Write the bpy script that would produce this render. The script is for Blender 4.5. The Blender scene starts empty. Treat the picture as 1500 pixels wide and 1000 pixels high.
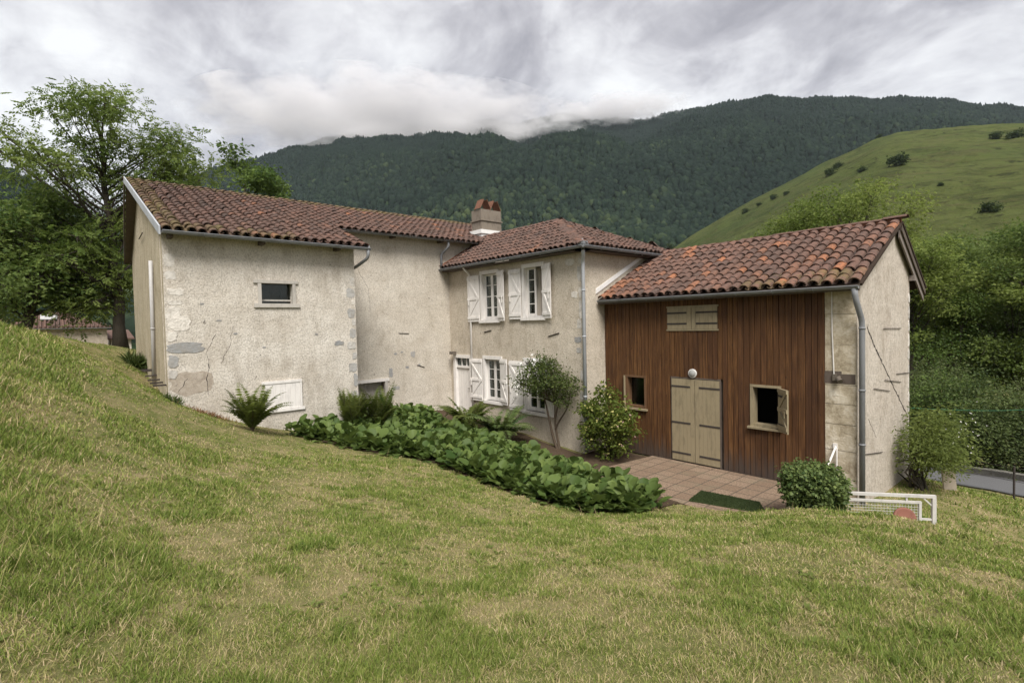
import bpy, math, random
import numpy as np
from mathutils import Vector, Matrix

rng = np.random.default_rng(7)
random.seed(7)
SC = bpy.context.scene
COL = SC.collection
rad = math.radians

# ------------------------------------------------------------------ camera
YAW, PITCH, ROLL, FPX = rad(48.809), rad(-1.919), rad(-1.346), 763.69
def cam_matrix():
    fw = Vector((math.cos(YAW)*math.cos(PITCH), math.sin(YAW)*math.cos(PITCH), math.sin(PITCH)))
    rt = Vector((math.sin(YAW), -math.cos(YAW), 0)); up = rt.cross(fw)
    r2 = rt*math.cos(ROLL)+up*math.sin(ROLL); u2 = -rt*math.sin(ROLL)+up*math.cos(ROLL)
    m = Matrix((r2, u2, -fw)).transposed().to_4x4(); m.translation = (0, 0, 3.7)
    return m
cam = bpy.data.cameras.new('camera'); camo = bpy.data.objects.new('camera', cam); COL.objects.link(camo)
cam.sensor_width = 36.0; cam.lens = FPX/1500*36; cam.clip_start = 0.1; cam.clip_end = 9000
camo.matrix_world = cam_matrix(); SC.camera = camo

# ------------------------------------------------------------------ light
SUN_AZ, SUN_EL = rad(236), rad(52)      # direction towards the sun, azimuth from +X
sd = Vector((math.cos(SUN_AZ)*math.cos(SUN_EL), math.sin(SUN_AZ)*math.cos(SUN_EL), math.sin(SUN_EL)))
sun = bpy.data.lights.new('sun', 'SUN'); sun.energy = 1.5; sun.angle = rad(28); sun.color = (1, .965, .91)
suno = bpy.data.objects.new('sun', sun); COL.objects.link(suno)
suno.rotation_euler = sd.to_track_quat('Z', 'Y').to_euler()
VS = SC.view_settings
SC.display_settings.display_device = 'sRGB'
VS.view_transform = 'Standard'; VS.look = 'None'; VS.gamma = 1; VS.use_curve_mapping = False
VS.exposure = 2.0
SC.cycles.use_denoising = True
SC.cycles.max_bounces = 7; SC.cycles.diffuse_bounces = 5; SC.cycles.glossy_bounces = 2
SC.cycles.transmission_bounces = 4; SC.cycles.transparent_max_bounces = 8
SC.cycles.volume_bounces = 3; SC.cycles.volume_step_rate = 4; SC.cycles.volume_max_steps = 48
SC.cycles.use_adaptive_sampling = True; SC.cycles.adaptive_threshold = 0.012

# ------------------------------------------------------------------ node helper
class NT:
    def __init__(s, tree): s.t = tree; s.t.nodes.clear()
    def n(s, typ, props=None, **ins):
        nd = s.t.nodes.new(typ)
        for k, v in (props or {}).items(): setattr(nd, k, v)
        for k, v in ins.items():
            key = int(k[1:]) if k[0] == 'i' and k[1:].isdigit() else k.replace('_', ' ')
            s.set(nd.inputs[key], v)
        return nd
    def set(s, sock, v):
        if isinstance(v, bpy.types.NodeSocket): s.t.links.new(v, sock)
        elif isinstance(v, (tuple, list)) and len(v) == 3 and sock.type == 'RGBA': sock.default_value = (*v, 1)
        else: sock.default_value = v
    def obj(s): return s.n('ShaderNodeTexCoord').outputs['Object']
    def pos(s): return s.n('ShaderNodeNewGeometry').outputs['Position']
    def scale(s, v, sc):
        return s.n('ShaderNodeMapping', i0=v, i3=sc if isinstance(sc, tuple) else (sc, sc, sc)).outputs[0]
    def noise(s, v, sc=5, detail=4, rough=.55, dist=0):
        return s.n('ShaderNodeTexNoise', Vector=v, Scale=sc, Detail=detail, Roughness=rough, Distortion=dist).outputs['Fac']
    def voro(s, v, sc=5, feature='F1', out='Distance'):
        return s.n('ShaderNodeTexVoronoi', {'feature': feature}, Vector=v, Scale=sc).outputs[out]
    def ramp(s, fac, stops):
        nd = s.n('ShaderNodeValToRGB', Fac=fac); e = nd.color_ramp.elements
        while len(e) < len(stops): e.new(.5)
        for el, (p, c) in zip(e, stops):
            el.position = p; el.color = (*c, 1) if isinstance(c, (tuple, list)) else (c, c, c, 1)
        return nd.outputs['Color']
    def mix(s, fac, a, b, mode='MIX'):
        nd = s.n('ShaderNodeMix', {'data_type': 'RGBA', 'blend_type': mode})
        s.set(nd.inputs[0], fac); s.set(nd.inputs[6], a); s.set(nd.inputs[7], b)
        return nd.outputs[2]
    def math(s, op, a, b=0.0, clamp=False):
        nd = s.n('ShaderNodeMath', {'operation': op, 'use_clamp': clamp}); s.set(nd.inputs[0], a); s.set(nd.inputs[1], b)
        return nd.outputs[0]
    def attr(s, name): return s.n('ShaderNodeAttribute', {'attribute_name': name}).outputs['Fac']
    def bump(s, h, strength=.4, dist=.02):
        return s.n('ShaderNodeBump', Strength=strength, Distance=dist, Height=h).outputs[0]

def material(name, fn):
    m = bpy.data.materials.new(name); m.use_nodes = True
    t = NT(m.node_tree); out = t.n('ShaderNodeOutputMaterial')
    t.set(out.inputs[0], fn(t)); return m
def principled(t, col, rough=.85, normal=None, spec=.3, metal=0.0):
    p = t.n('ShaderNodeBsdfPrincipled')
    t.set(p.inputs['Base Color'], col); t.set(p.inputs['Roughness'], rough); t.set(p.inputs['Metallic'], metal)
    p.inputs['Specular IOR Level'].default_value = spec
    if normal is not None: t.set(p.inputs['Normal'], normal)
    return p.outputs[0]

# ------------------------------------------------------------------ world
W = bpy.data.worlds.new('World'); SC.world = W; W.use_nodes = True
def build_world():
    t = NT(W.node_tree); out = t.n('ShaderNodeOutputWorld')
    sky = t.n('ShaderNodeTexSky', {'sky_type': 'NISHITA', 'sun_disc': False, 'sun_elevation': SUN_EL,
              'sun_rotation': math.atan2(sd.x, sd.y)}).outputs[0]
    d = t.n('ShaderNodeTexCoord').outputs['Generated']
    sx = t.n('ShaderNodeSeparateXYZ', i0=d)
    z = t.math('ADD', t.math('MAXIMUM', sx.outputs[2], 0.0), .38)
    px = t.math('DIVIDE', sx.outputs[0], z); py = t.math('DIVIDE', sx.outputs[1], z)
    v = t.n('ShaderNodeCombineXYZ', i0=px, i1=py, i2=0.0).outputs[0]
    big = t.noise(t.scale(v, (1, 1, 1)), 1.1, 2, .5, .3)
    mid = t.noise(t.scale(v, (1.0, 1.0, 1)), 3.2, 8, .60, .55)
    fine = t.noise(t.scale(v, (1.2, .8, 1)), 8.5, 6, .62, .4)
    f = t.math('ADD', t.math('MULTIPLY', big, .50), t.math('ADD', t.math('MULTIPLY', mid, .36), t.math('MULTIPLY', fine, .20)))
    # brighter bank of cloud low in the north-west (left of the view)
    left = t.n('ShaderNodeVectorMath', {'operation': 'DOT_PRODUCT'}, i0=d, i1=(-.26, .96, .1)).outputs['Value']
    f = t.math('ADD', f, t.math('MULTIPLY', t.n('ShaderNodeMapRange', Value=left, i1=.86, i2=1.0, i3=0.0, i4=1.0).outputs[0], .07))
    col = t.ramp(f, [(.41, (.78, .73, .775)), (.475, (1.08, 1.03, 1.075)), (.525, (1.48, 1.43, 1.47)), (.57, (2.0, 1.965, 1.985)), (.635, (2.6, 2.59, 2.57))])
    col = t.mix(.06, col, sky)
    bg = t.n('ShaderNodeBackground', Color=col, Strength=.1)
    t.set(out.inputs[0], bg.outputs[0])
build_world()

# ------------------------------------------------------------------ mesh helpers
class MB:
    """collects polygons of one mesh, with a per-vertex 'tint'"""
    def __init__(s): s.v = []; s.f = []; s.t = []
    def add(s, vs, fs, tint=.5):
        b = len(s.v); s.v += [tuple(p) for p in vs]; s.f += [tuple(i+b for i in f) for f in fs]
        s.t += list(tint) if isinstance(tint, (list, np.ndarray)) else [tint]*len(vs)
    def box(s, a, b, f=None, tint=.5):
        (x0, y0, z0), (x1, y1, z1) = a, b
        vs = [(x, y, z) for z in (z0, z1) for y in (y0, y1) for x in (x0, x1)]
        if f: vs = [f(*p) for p in vs]
        s.add(vs, [(0, 2, 3, 1), (4, 5, 7, 6), (0, 1, 5, 4), (2, 6, 7, 3), (0, 4, 6, 2), (1, 3, 7, 5)], tint)
    def tube(s, pts, r, n=8, cap=True, tint=.5):
        pts = [Vector(p) for p in pts]; rs = r if isinstance(r, (list, tuple)) else [r]*len(pts)
        vs = []; prev = None
        for i, p in enumerate(pts):
            d = (pts[min(i+1, len(pts)-1)]-pts[max(i-1, 0)]).normalized()
            if prev is None:
                a = Vector((0, 0, 1)) if abs(d.z) < .9 else Vector((1, 0, 0)); u = d.cross(a).normalized()
            else:
                u = (prev-d*prev.dot(d)).normalized()
            prev = u; w = d.cross(u)
            for k in range(n):
                c = 2*math.pi*k/n; vs.append(p+(u*math.cos(c)+w*math.sin(c))*rs[i])
        fs = [(i*n+k, i*n+(k+1) % n, (i+1)*n+(k+1) % n, (i+1)*n+k) for i in range(len(pts)-1) for k in range(n)]
        if cap: fs += [tuple(range(n))[::-1], tuple((len(pts)-1)*n+k for k in range(n))]
        s.add(vs, fs, tint)
    def prism(s, poly, f, d0, d1, tint=.5):
        """polygon of (a, z) given depth d0..d1 through mapping f(a, d, z)"""
        n = len(poly)
        vs = [f(a, d0, z) for a, z in poly]+[f(a, d1, z) for a, z in poly]
        s.add(vs, [tuple(range(n))[::-1], tuple(range(n, 2*n))]+[(i, (i+1) % n, n+(i+1) % n, n+i) for i in range(n)], tint)
    def build(s, name, mat, parent=None, smooth=False, fixn=True):
        m = bpy.data.meshes.new(name); m.from_pydata(s.v, [], s.f)
        at = m.attributes.new('tint', 'FLOAT', 'POINT'); at.data.foreach_set('value', np.array(s.t, np.float32))
        return link(name, m, mat, parent, smooth)
def link(name, m, mat, parent=None, smooth=False):
    for mm in (mat if isinstance(mat, list) else [mat]): m.materials.append(mm)
    if smooth: m.polygons.foreach_set('use_smooth', np.ones(len(m.polygons), bool))
    m.update()
    o = bpy.data.objects.new(name, m); COL.objects.link(o)
    if parent: o.parent = parent; o.matrix_parent_inverse = Matrix.Translation(parent.location).inverted()
    return o
def big_mesh(name, V, polys, mat, parent=None, tint=None, smooth=False, extra=None):
    """polys: list of int arrays (n,k)"""
    V = np.asarray(V, np.float32).reshape(-1, 3); m = bpy.data.meshes.new(name)
    m.vertices.add(len(V)); m.vertices.foreach_set('co', V.ravel())
    loops = np.concatenate([p.ravel() for p in polys]).astype(np.int32)
    sizes = np.concatenate([np.full(len(p), p.shape[1]) for p in polys]).astype(np.int32)
    m.loops.add(len(loops)); m.loops.foreach_set('vertex_index', loops)
    m.polygons.add(len(sizes)); m.polygons.foreach_set('loop_start', np.concatenate([[0], np.cumsum(sizes)[:-1]]).astype(np.int32))
    m.update(calc_edges=True)
    if tint is not None:
        at = m.attributes.new('tint', 'FLOAT', 'POINT'); at.data.foreach_set('value', np.asarray(tint, np.float32))
    return link(name, m, mat, parent, smooth)
def empty(name, loc=(0, 0, 0)):
    o = bpy.data.objects.new(name, None); o.location = loc; COL.objects.link(o); o.empty_display_size = .3
    return o
def tag(o, label=None, cat=None, group=None, kind=None):
    for k, v in (('label', label), ('category', cat), ('group', group), ('kind', kind)):
        if v: o[k] = v
    return o

def vnoise(x, y, seed=0):
    """smooth 2-D value noise in 0..1"""
    g = np.random.default_rng(seed).random((64, 64))
    xi = np.floor(x).astype(int); yi = np.floor(y).astype(int); fx = x-xi; fy = y-yi
    fx = fx*fx*(3-2*fx); fy = fy*fy*(3-2*fy)
    G = lambda i, j: g[i % 64, j % 64]
    return (G(xi, yi)*(1-fx)+G(xi+1, yi)*fx)*(1-fy)+(G(xi, yi+1)*(1-fx)+G(xi+1, yi+1)*fx)*fy
def fbm(x, y, seed=0, oct=4):
    s = 0; a = .5; tot = 0
    for i in range(oct):
        s = s+a*vnoise(x*2**i, y*2**i, seed+i); tot += a; a *= .5
    return s/tot

# ------------------------------------------------------------------ terrain
CTRL = np.array([
 (0, 0, 2.1), (1.5, 1.5, 2.0), (2.75, 4.75, 1.52), (3, 0, 1.95), (0, 3, 2.22), (5.3, 4.6, .88), (6, 2, 1.28), (4.4, 8.2, 1.08), (6.56, 8.24, .4), (6.85, 6.96, .29), (7.14, 6.2, .23), (5.64, 11.1, .73), (6.58, 10.6, .54), (5.4, 7, .72),
 (1.9, 14.1, 2.14), (3.1, 13.8, 1.5), (4.5, 13.6, 1.02), (6.5, 13.6, .75), (7.2, 9.5, .42), (8.5, 5.5, .12), (7.6, 13, .6), (8, 16, .8), (9.5, 13, .36), (10.8, 16, .5),
 (9.6, 10.5, .08), (10.9, 10.2, .0), (10.9, 13, .25), (8.9, 4.2, .28), (9.2, 3.4, .48), (9.2, 2.7, .60), (9.3, 2.0, .70), (8.9, 1.0, .82), (8, .3, 1.02), (7, -2, 1.4),
 (9.9, 5.2, -.05), (10.3, 4.3, -.03), (11, 3.6, -.05), (12.2, 3.2, -.15), (10.8, 2.4, .1), (11.6, 1.4, -.3), (10.6, 0, .1), (12.5, -2, -.4), (9, -4, .9),
 (14.5, 3, -.45), (16.4, 3, -.5), (17.4, 2, -.95), (15, 0, -.95), (18, 0, -1.35), (20, 5, -1.5), (21.6, 1.6, -1.9), (22.8, 4.4, -1.95), (24.5, 2.5, -2.0), (21, -3, -2.0), (28, 4, -2.6), (26, 12, -2.5),
 (35, 0, -3), (35, 20, -3), (20, 28, 0), (10, 30, 1.4), (12, 22, .6), (18, 12, -1.0),
 (2.0, 16.5, 2.2), (2.1, 19, 2.22), (2.15, 23, 2.28), (2.2, 26, 2.95), (1.7, 26.5, 3.2), (1.5, 22, 3.02), (1.75, 20.5, 2.9), (1.4, 18, 2.82), (1.1, 14, 2.75), (.9, 18, 3.08), (1.0, 22, 3.2), (1.0, 11, 2.32), (1.2, 8, 1.98), (1.0, 5, 2.02),
 (-.5, 3, 2.4), (-.5, 6, 2.62), (-.4, 9, 3.02), (-.3, 12, 3.38), (-.3, 15, 3.60), (-.4, 18, 3.66), (-.5, 24, 3.3), (-.5, 32, 2.6), (.5, 32, 2.4), (3, 40, 1.4), (-3, 40, 1.9),
 (-3, 0, 2.5), (-4, 6, 3.8), (-5, 14, 4.9), (-5, 25, 4.9), (-3, -5, 2.6), (3, -6, 2.2), (-15, 10, 7), (-15, 35, 6), (-10, -10, 4), (5, -15, 2), (25, -15, -2), (0, 55, 1), (20, 50, -2), (50, 50, -4), (50, 10, -4), (50, -20, -4)], float)
def _phi(r2): return np.where(r2 > 1e-9, .5*r2*np.log(np.maximum(r2, 1e-9)), 0)
def _fit():
    P = CTRL[:, :2]; n = len(P); D = ((P[:, None]-P[None])**2).sum(-1)
    A = np.zeros((n+3, n+3)); A[:n, :n] = _phi(D)+np.eye(n)*.02
    A[:n, n] = 1; A[:n, n+1:] = P; A[n, :n] = 1; A[n+1:, :n] = P.T
    return np.linalg.solve(A, np.concatenate([CTRL[:, 2], [0, 0, 0]]))
_w = _fit()
def T(x, y):
    x = np.asarray(x, float); y = np.asarray(y, float); sh = x.shape; x = x.ravel(); y = y.ravel()
    z = np.empty_like(x)
    for i in range(0, len(x), 20000):
        X = x[i:i+20000, None]; Y = y[i:i+20000, None]
        z[i:i+20000] = _phi((X-CTRL[:, 0])**2+(Y-CTRL[:, 1])**2)@_w[:-3]+_w[-3]+x[i:i+20000]*_w[-2]+y[i:i+20000]*_w[-1]
    z = np.clip(z, -5, 9)
    z = z+(.05*(fbm(x*.9, y*.9, 3, 3)-.5)+.03*(fbm(x*3, y*3, 5, 2)-.5))*np.clip(np.hypot(x, y)/2, 0, 1)
    # flat paved strip in front of the barn
    dx = np.maximum(np.maximum(9.75-x, x-12.6), 0); dy = np.maximum(np.maximum(4.0-y, y-9.9), 0)
    k = np.clip(1-np.hypot(dx, dy)/.55, 0, 1); k = k*k*(3-2*k); z = z*(1-k)-.06*k
    # level out towards the valley floor
    r = np.hypot(x-8, y-8); k = np.clip((r-42)/45, 0, 1); k = k*k*(3-2*k); z = z*(1-k)-4.5*k
    return z.reshape(sh)
def Ts(x, y): return float(T(np.array([x]), np.array([y]))[0])

def axis(lo, hi, step, far, growth=1.22):
    a = list(np.arange(lo, hi+1e-6, step)); s = step; p = hi
    while p < far: s *= growth; p += s; a.append(p)
    s = step; p = lo
    while p > -far: s *= growth; p -= s; a.insert(0, p)
    return np.array(a)

M = {}
def straw_patches(t, p):
    return t.math('ADD', t.math('MULTIPLY', t.noise(p, .9, 4, .6, .3), .6), t.math('MULTIPLY', t.noise(p, 4.5, 3, .6), .4))
M['ground'] = material('ground_grass', lambda t: (lambda p: principled(t, t.mix(t.ramp(straw_patches(t, p), [(.40, 0), (.62, 1)]),
    t.mix(t.noise(p, 22, 4, .7), (.075, .088, .024), (.150, .165, .048)), t.mix(t.noise(p, 30, 4, .7), (.19, .150, .075), (.34, .28, .15))),
    .95, t.bump(t.noise(p, 60, 4, .75), .7, .03), .1))(t.pos()))

gx = axis(-6, 27, .22, 1700); gy = axis(-4, 30, .22, 1700)
GX, GY = np.meshgrid(gx, gy, indexing='ij'); GZ = T(GX, GY)
nx, ny = GX.shape; idx = np.arange(nx*ny).reshape(nx, ny)
q = np.stack([idx[:-1, :-1], idx[1:, :-1], idx[1:, 1:], idx[:-1, 1:]], -1).reshape(-1, 4)
tag(big_mesh('ground', np.stack([GX, GY, GZ], -1), [q], M['ground'], smooth=True), kind='structure')

# ------------------------------------------------------------------ materials
def render_wall(t, base, dark, light, grime=.5, scale=1.0, bumps=1.0):
    p = t.pos()
    g = t.noise(t.scale(p, (1, 1, .55)), 34*scale, 5, .72)
    grit = t.voro(t.scale(p, (1, 1, .7)), 46*scale)
    big = t.noise(p, .8, 5, .65, .4); mid = t.noise(t.scale(p, (1, 1, .45)), 3.2, 5, .65, .3)
    c = t.mix(t.ramp(big, [(.35, 0), (.68, 1)]), base, light)
    c = t.mix(t.math('MULTIPLY', t.ramp(mid, [(.50, 0), (.74, 1)]), grime), c, dark)
    c = t.mix(t.math('MULTIPLY', t.ramp(g, [(.38, 1), (.54, 0)]), .48), c, tuple(.55*x for x in dark))
    # rain streaks below the eaves and damp near the ground are dirt with shapes of their own
    st = t.noise(t.scale(p, (5, 5, .25)), 1.6, 4, .7)
    c = t.mix(t.math('MULTIPLY', t.ramp(st, [(.54, 0), (.75, 1)]), grime*.55), c, dark)
    chip = t.ramp(t.noise(p, 6.5, 3, .5, .2), [(.725, 0), (.745, 1)])
    c = t.mix(t.math('MULTIPLY', chip, .75), c, (.12, .105, .09))
    h = t.math('ADD', t.math('MULTIPLY', g, 1.0), t.math('MULTIPLY', grit, .7))
    h = t.math('ADD', h, t.math('MULTIPLY', t.noise(p, 2.2, 3), 3.0))
    return principled(t, c, .95, t.bump(h, .55*bumps, .020), .1)
M['wall_front'] = material('limewashed_roughcast', lambda t: render_wall(t, (.53, .478, .41), (.33, .285, .23), (.66, .615, .55), .65))
M['wall_rec'] = material('roughcast_recessed', lambda t: render_wall(t, (.53, .475, .40), (.34, .29, .225), (.63, .58, .505), .5, 1.1))
M['wall_wing'] = material('roughcast_wing', lambda t: render_wall(t, (.50, .435, .35), (.31, .26, .19), (.60, .535, .445), .55, 1.2))
M['wall_side'] = material('roughcast_ochre_gable', lambda t: render_wall(t, (.44, .375, .268), (.25, .21, .14), (.54, .47, .355), .8, .9))
M['wall_gable'] = material('roughcast_barn_gable', lambda t: render_wall(t, (.475, .415, .35), (.30, .252, .20), (.56, .505, .44), .6, .9, 1.2))
def stone_mat(t, a, b, c, sc=3.0):
    p = t.pos(); n = t.noise(p, sc, 6, .7, .4); m = t.noise(p, sc*5, 5, .7)
    col = t.ramp(t.math('ADD', t.math('MULTIPLY', n, .7), t.math('MULTIPLY', m, .3)), [(.34, c), (.5, a), (.66, b)])
    return principled(t, col, .9, t.bump(t.math('ADD', n, t.math('MULTIPLY', m, .6)), .7, .03), .15)
M['pier'] = material('limestone_pier', lambda t: stone_mat(t, (.45, .385, .285), (.66, .60, .50), (.21, .165, .105), 2.6))
def quoin_fn(t):
    k = t.attr('tint'); p = t.pos(); n = t.noise(p, 7, 6, .7, .3)
    c = t.mix(k, (.235, .24, .245), (.68, .635, .57)); c = t.mix(t.math('MULTIPLY', t.ramp(n, [(.45, 0), (.68, 1)]), .6), c, (.27, .24, .20))
    return principled(t, c, .9, t.bump(n, .8, .04), .15)
M['quoin'] = material('quoin_stone', quoin_fn)
M['cement'] = material('cement_patch', lambda t: stone_mat(t, (.385, .33, .27), (.46, .405, .34), (.28, .235, .19), 9))
def tile_fn(t):
    k = t.attr('tint'); p = t.pos(); n = t.noise(p, 13, 5, .7); b = t.noise(p, 1.1, 4, .6)
    c = t.ramp(k, [(0.0, (.066, .045, .038)), (.28, (.102, .063, .051)), (.55, (.138, .078, .060)), (.8, (.175, .093, .068)), (.93, (.25, .115, .068)), (1, (.32, .130, .064))])
    c = t.mix(t.math('MULTIPLY', t.ramp(n, [(.44, 0), (.64, 1)]), .72), c, (.052, .042, .036))      # black lichen
    l = t.noise(p, 24, 4, .7); c = t.mix(t.math('MULTIPLY', t.ramp(l, [(.61, 0), (.72, 1)]), .55), c, (.34, .30, .24))
    m = t.math('ADD', t.math('MULTIPLY', t.noise(p, 2.3, 5, .65), .55), t.math('MULTIPLY', t.attr('moss'), .35))
    c = t.mix(t.math('MULTIPLY', t.ramp(m, [(.53, 0), (.66, 1)]), .6), c, t.mix(t.noise(p, 40, 3), (.085, .072, .022), (.165, .150, .030)))
    c = t.mix(t.math('MULTIPLY', t.ramp(b, [(.40, 1), (.60, 0)]), .36), c, (.085, .055, .042))
    return principled(t, c, .88, t.bump(t.math('ADD', n, l), .5, .012), .25)
M['tile'] = material('canal_tile', tile_fn)
M['deck'] = material('dark_roof_deck', lambda t: principled(t, t.mix(t.noise(t.pos(), 4), (.030, .022, .017), (.06, .042, .032)), .95, None, .1))
def wood_fn(t):
    k = t.attr('tint'); p = t.pos(); sx = t.n('ShaderNodeSeparateXYZ', i0=p)
    off = t.n('ShaderNodeCombineXYZ', i0=t.math('MULTIPLY', k, 31.0), i1=t.math('MULTIPLY', k, 17.0), i2=t.math('MULTIPLY', k, 53.0)).outputs[0]
    v = t.n('ShaderNodeVectorMath', {'operation': 'ADD'}, i0=p, i1=off).outputs[0]
    g = t.noise(t.scale(v, (16, 16, .55)), 1.8, 6, .65, 1.2); s = t.noise(t.scale(v, (50, 50, .9)), 2.2, 4, .7)
    c = t.ramp(t.math('ADD', t.math('MULTIPLY', g, .72), t.math('MULTIPLY', s, .28)), [(.30, (.026, .011, .005)), (.48, (.082, .036, .013)), (.66, (.215, .105, .038))])
    c = t.mix(t.math('MULTIPLY', k, .75), c, t.mix(g, (.026, .013, .008), (.090, .037, .018)))
    kn = t.voro(t.scale(v, (7, 7, 2.2)), 1.0); c = t.mix(t.ramp(kn, [(.055, .85), (.10, 0)]), c, (.035, .015, .009))
    dk = t.noise(t.scale(p, (1, 1, .3)), 1.1, 5, .65, .4); c = t.mix(t.math('MULTIPLY', t.ramp(dk, [(.50, 0), (.70, 1)]), .55), c, (.030, .014, .008))
    # boards greyed by rain splash at the foot and at the eaves
    foot = t.math('SUBTRACT', t.math('MULTIPLY', t.noise(t.scale(v, (9, 9, 1)), 1.3, 4), 1.15), sx.outputs[2])
    c = t.mix(t.math('MULTIPLY', t.ramp(foot, [(.0, 0), (.5, 1)]), .75), c, (.060, .050, .044))
    return principled(t, c, .72, t.bump(t.math('ADD', g, s), .35, .012), .25)
M['clad'] = material('stained_larch_boards', wood_fn)
def paint(name, c, d=.75, rough=.6, sc=7):
    def fn(t):
        p = t.pos(); n = t.noise(t.scale(p, (1, 1, .35)), sc, 5, .7)
        return principled(t, t.mix(t.ramp(n, [(.48, 0), (.78, 1)]), c, tuple(x*d for x in c)), rough, t.bump(t.noise(t.scale(p, (1, 1, .2)), 40, 3), .12, .01), .3)
    M[name] = material(name, fn)
paint('white_paint', (.70, .665, .63), .72); paint('pvc', (.42, .41, .40), .8, .5); paint('beige_paint', (.275, .225, .142), .6)
paint('zinc', (.20, .205, .215), .6, .5, 4); paint('zinc_light', (.40, .415, .44), .75, .45, 4); paint('iron', (.045, .036, .032), .6, .8)
paint('cowl', (.165, .078, .05), .4, .9, 12); paint('gate_paint', (.50, .48, .45), .7); paint('old_timber', (.43, .40, .36), .6, .85, 9); paint('dark_timber', (.105, .082, .066), .5, .9, 9); paint('grey_timber', (.20, .17, .15), .5, .9, 9); paint('brown_frame', (.13, .07, .035), .6, .8, 9); paint('plaster_white', (.72, .71, .69), .8)
paint('terracotta', (.24, .105, .062), .45, .85, 12); paint('chimney', (.20, .168, .135), .45, .95, 9); paint('cable', (.62, .6, .57), .9)
paint('red_disc', (.21, .088, .062), .7, .7); paint('bronze', (.12, .1, .08), .6, .5); paint('curtain', (.55, .49, .42), .75, .9); paint('weathered_board', (.47, .40, .33), .6, .9)
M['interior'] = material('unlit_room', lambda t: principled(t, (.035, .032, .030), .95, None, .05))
def glass_fn(t):
    g = t.n('ShaderNodeBsdfGlossy', Color=(.82, .86, .86), Roughness=.03).outputs[0]
    tr = t.n('ShaderNodeBsdfTransparent', Color=(.72, .76, .74)).outputs[0]
    f = t.n('ShaderNodeFresnel', IOR=1.5).outputs[0]
    return t.n('ShaderNodeMixShader', i0=t.math('MULTIPLY', f, .85), i1=tr, i2=g).outputs[0]
M['glass'] = material('window_glass', glass_fn)
M['lamp_glass'] = material('lamp_glass', lambda t: principled(t, (.30, .30, .29), .15, t.bump(t.voro(t.pos(), 45), .5, .01), .5))

# ------------------------------------------------------------------ the walls' own coordinates: f(along, out, up)
fB = lambda a, d, z: (a, 14.2-d, z)
fC = lambda a, d, z: (a, 16.45-d, z)
fD = lambda a, d, z: (11.29-d, a, z)
fE = lambda a, d, z: (a, 9.81-d, z)
fF = lambda a, d, z: (12.24-d, a, z)
fG = lambda a, d, z: (a, 3.35-d, z)
fA = lambda a, d, z: (1.90+.041*(a-14.2)-d, a, z)

def wall(name, f, a0, a1, z0, top, holes, mat, parent, depth=.32, gable=None):
    """wall face cut by rectangular holes, with reveals; top is a height, gable an optional polygon top [(a,z)...]"""
    b = MB(); As = sorted({a0, a1, *[h[0] for h in holes], *[h[1] for h in holes]}); Zs = sorted({z0, top, *[h[2] for h in holes], *[h[3] for h in holes]})
    inside = lambda a, z: any(h[0] < a < h[1] and h[2] < z < h[3] for h in holes)
    for i in range(len(As)-1):
        for j in range(len(Zs)-1):
            if inside((As[i]+As[i+1])/2, (Zs[j]+Zs[j+1])/2): continue
            b.add([f(As[i], 0, Zs[j]), f(As[i+1], 0, Zs[j]), f(As[i+1], 0, Zs[j+1]), f(As[i], 0, Zs[j+1])], [(0, 1, 2, 3)])
    for h in holes:
        p, q, r, s = h[:4]
        for (u, v) in (((p, r), (p, s)), ((q, r), (q, s)), ((p, r), (q, r)), ((p, s), (q, s))):
            b.add([f(u[0], 0, u[1]), f(v[0], 0, v[1]), f(v[0], -depth, v[1]), f(u[0], -depth, u[1])], [(0, 1, 2, 3)])
    if gable:
        b.add([f(a, 0, z) for a, z in [(a0, top)]+gable+[(a1, top)]], [tuple(range(len(gable)+2))])
    # inner face keeps the wall a real thickness
    for i in range(len(As)-1):
        for j in range(len(Zs)-1):
            if inside((As[i]+As[i+1])/2, (Zs[j]+Zs[j+1])/2): continue
            b.add([f(As[i], -depth, Zs[j]), f(As[i+1], -depth, Zs[j]), f(As[i+1], -depth, Zs[j+1]), f(As[i], -depth, Zs[j+1])], [(0, 1, 2, 3)])
    return b.build(name, mat, parent)

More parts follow.
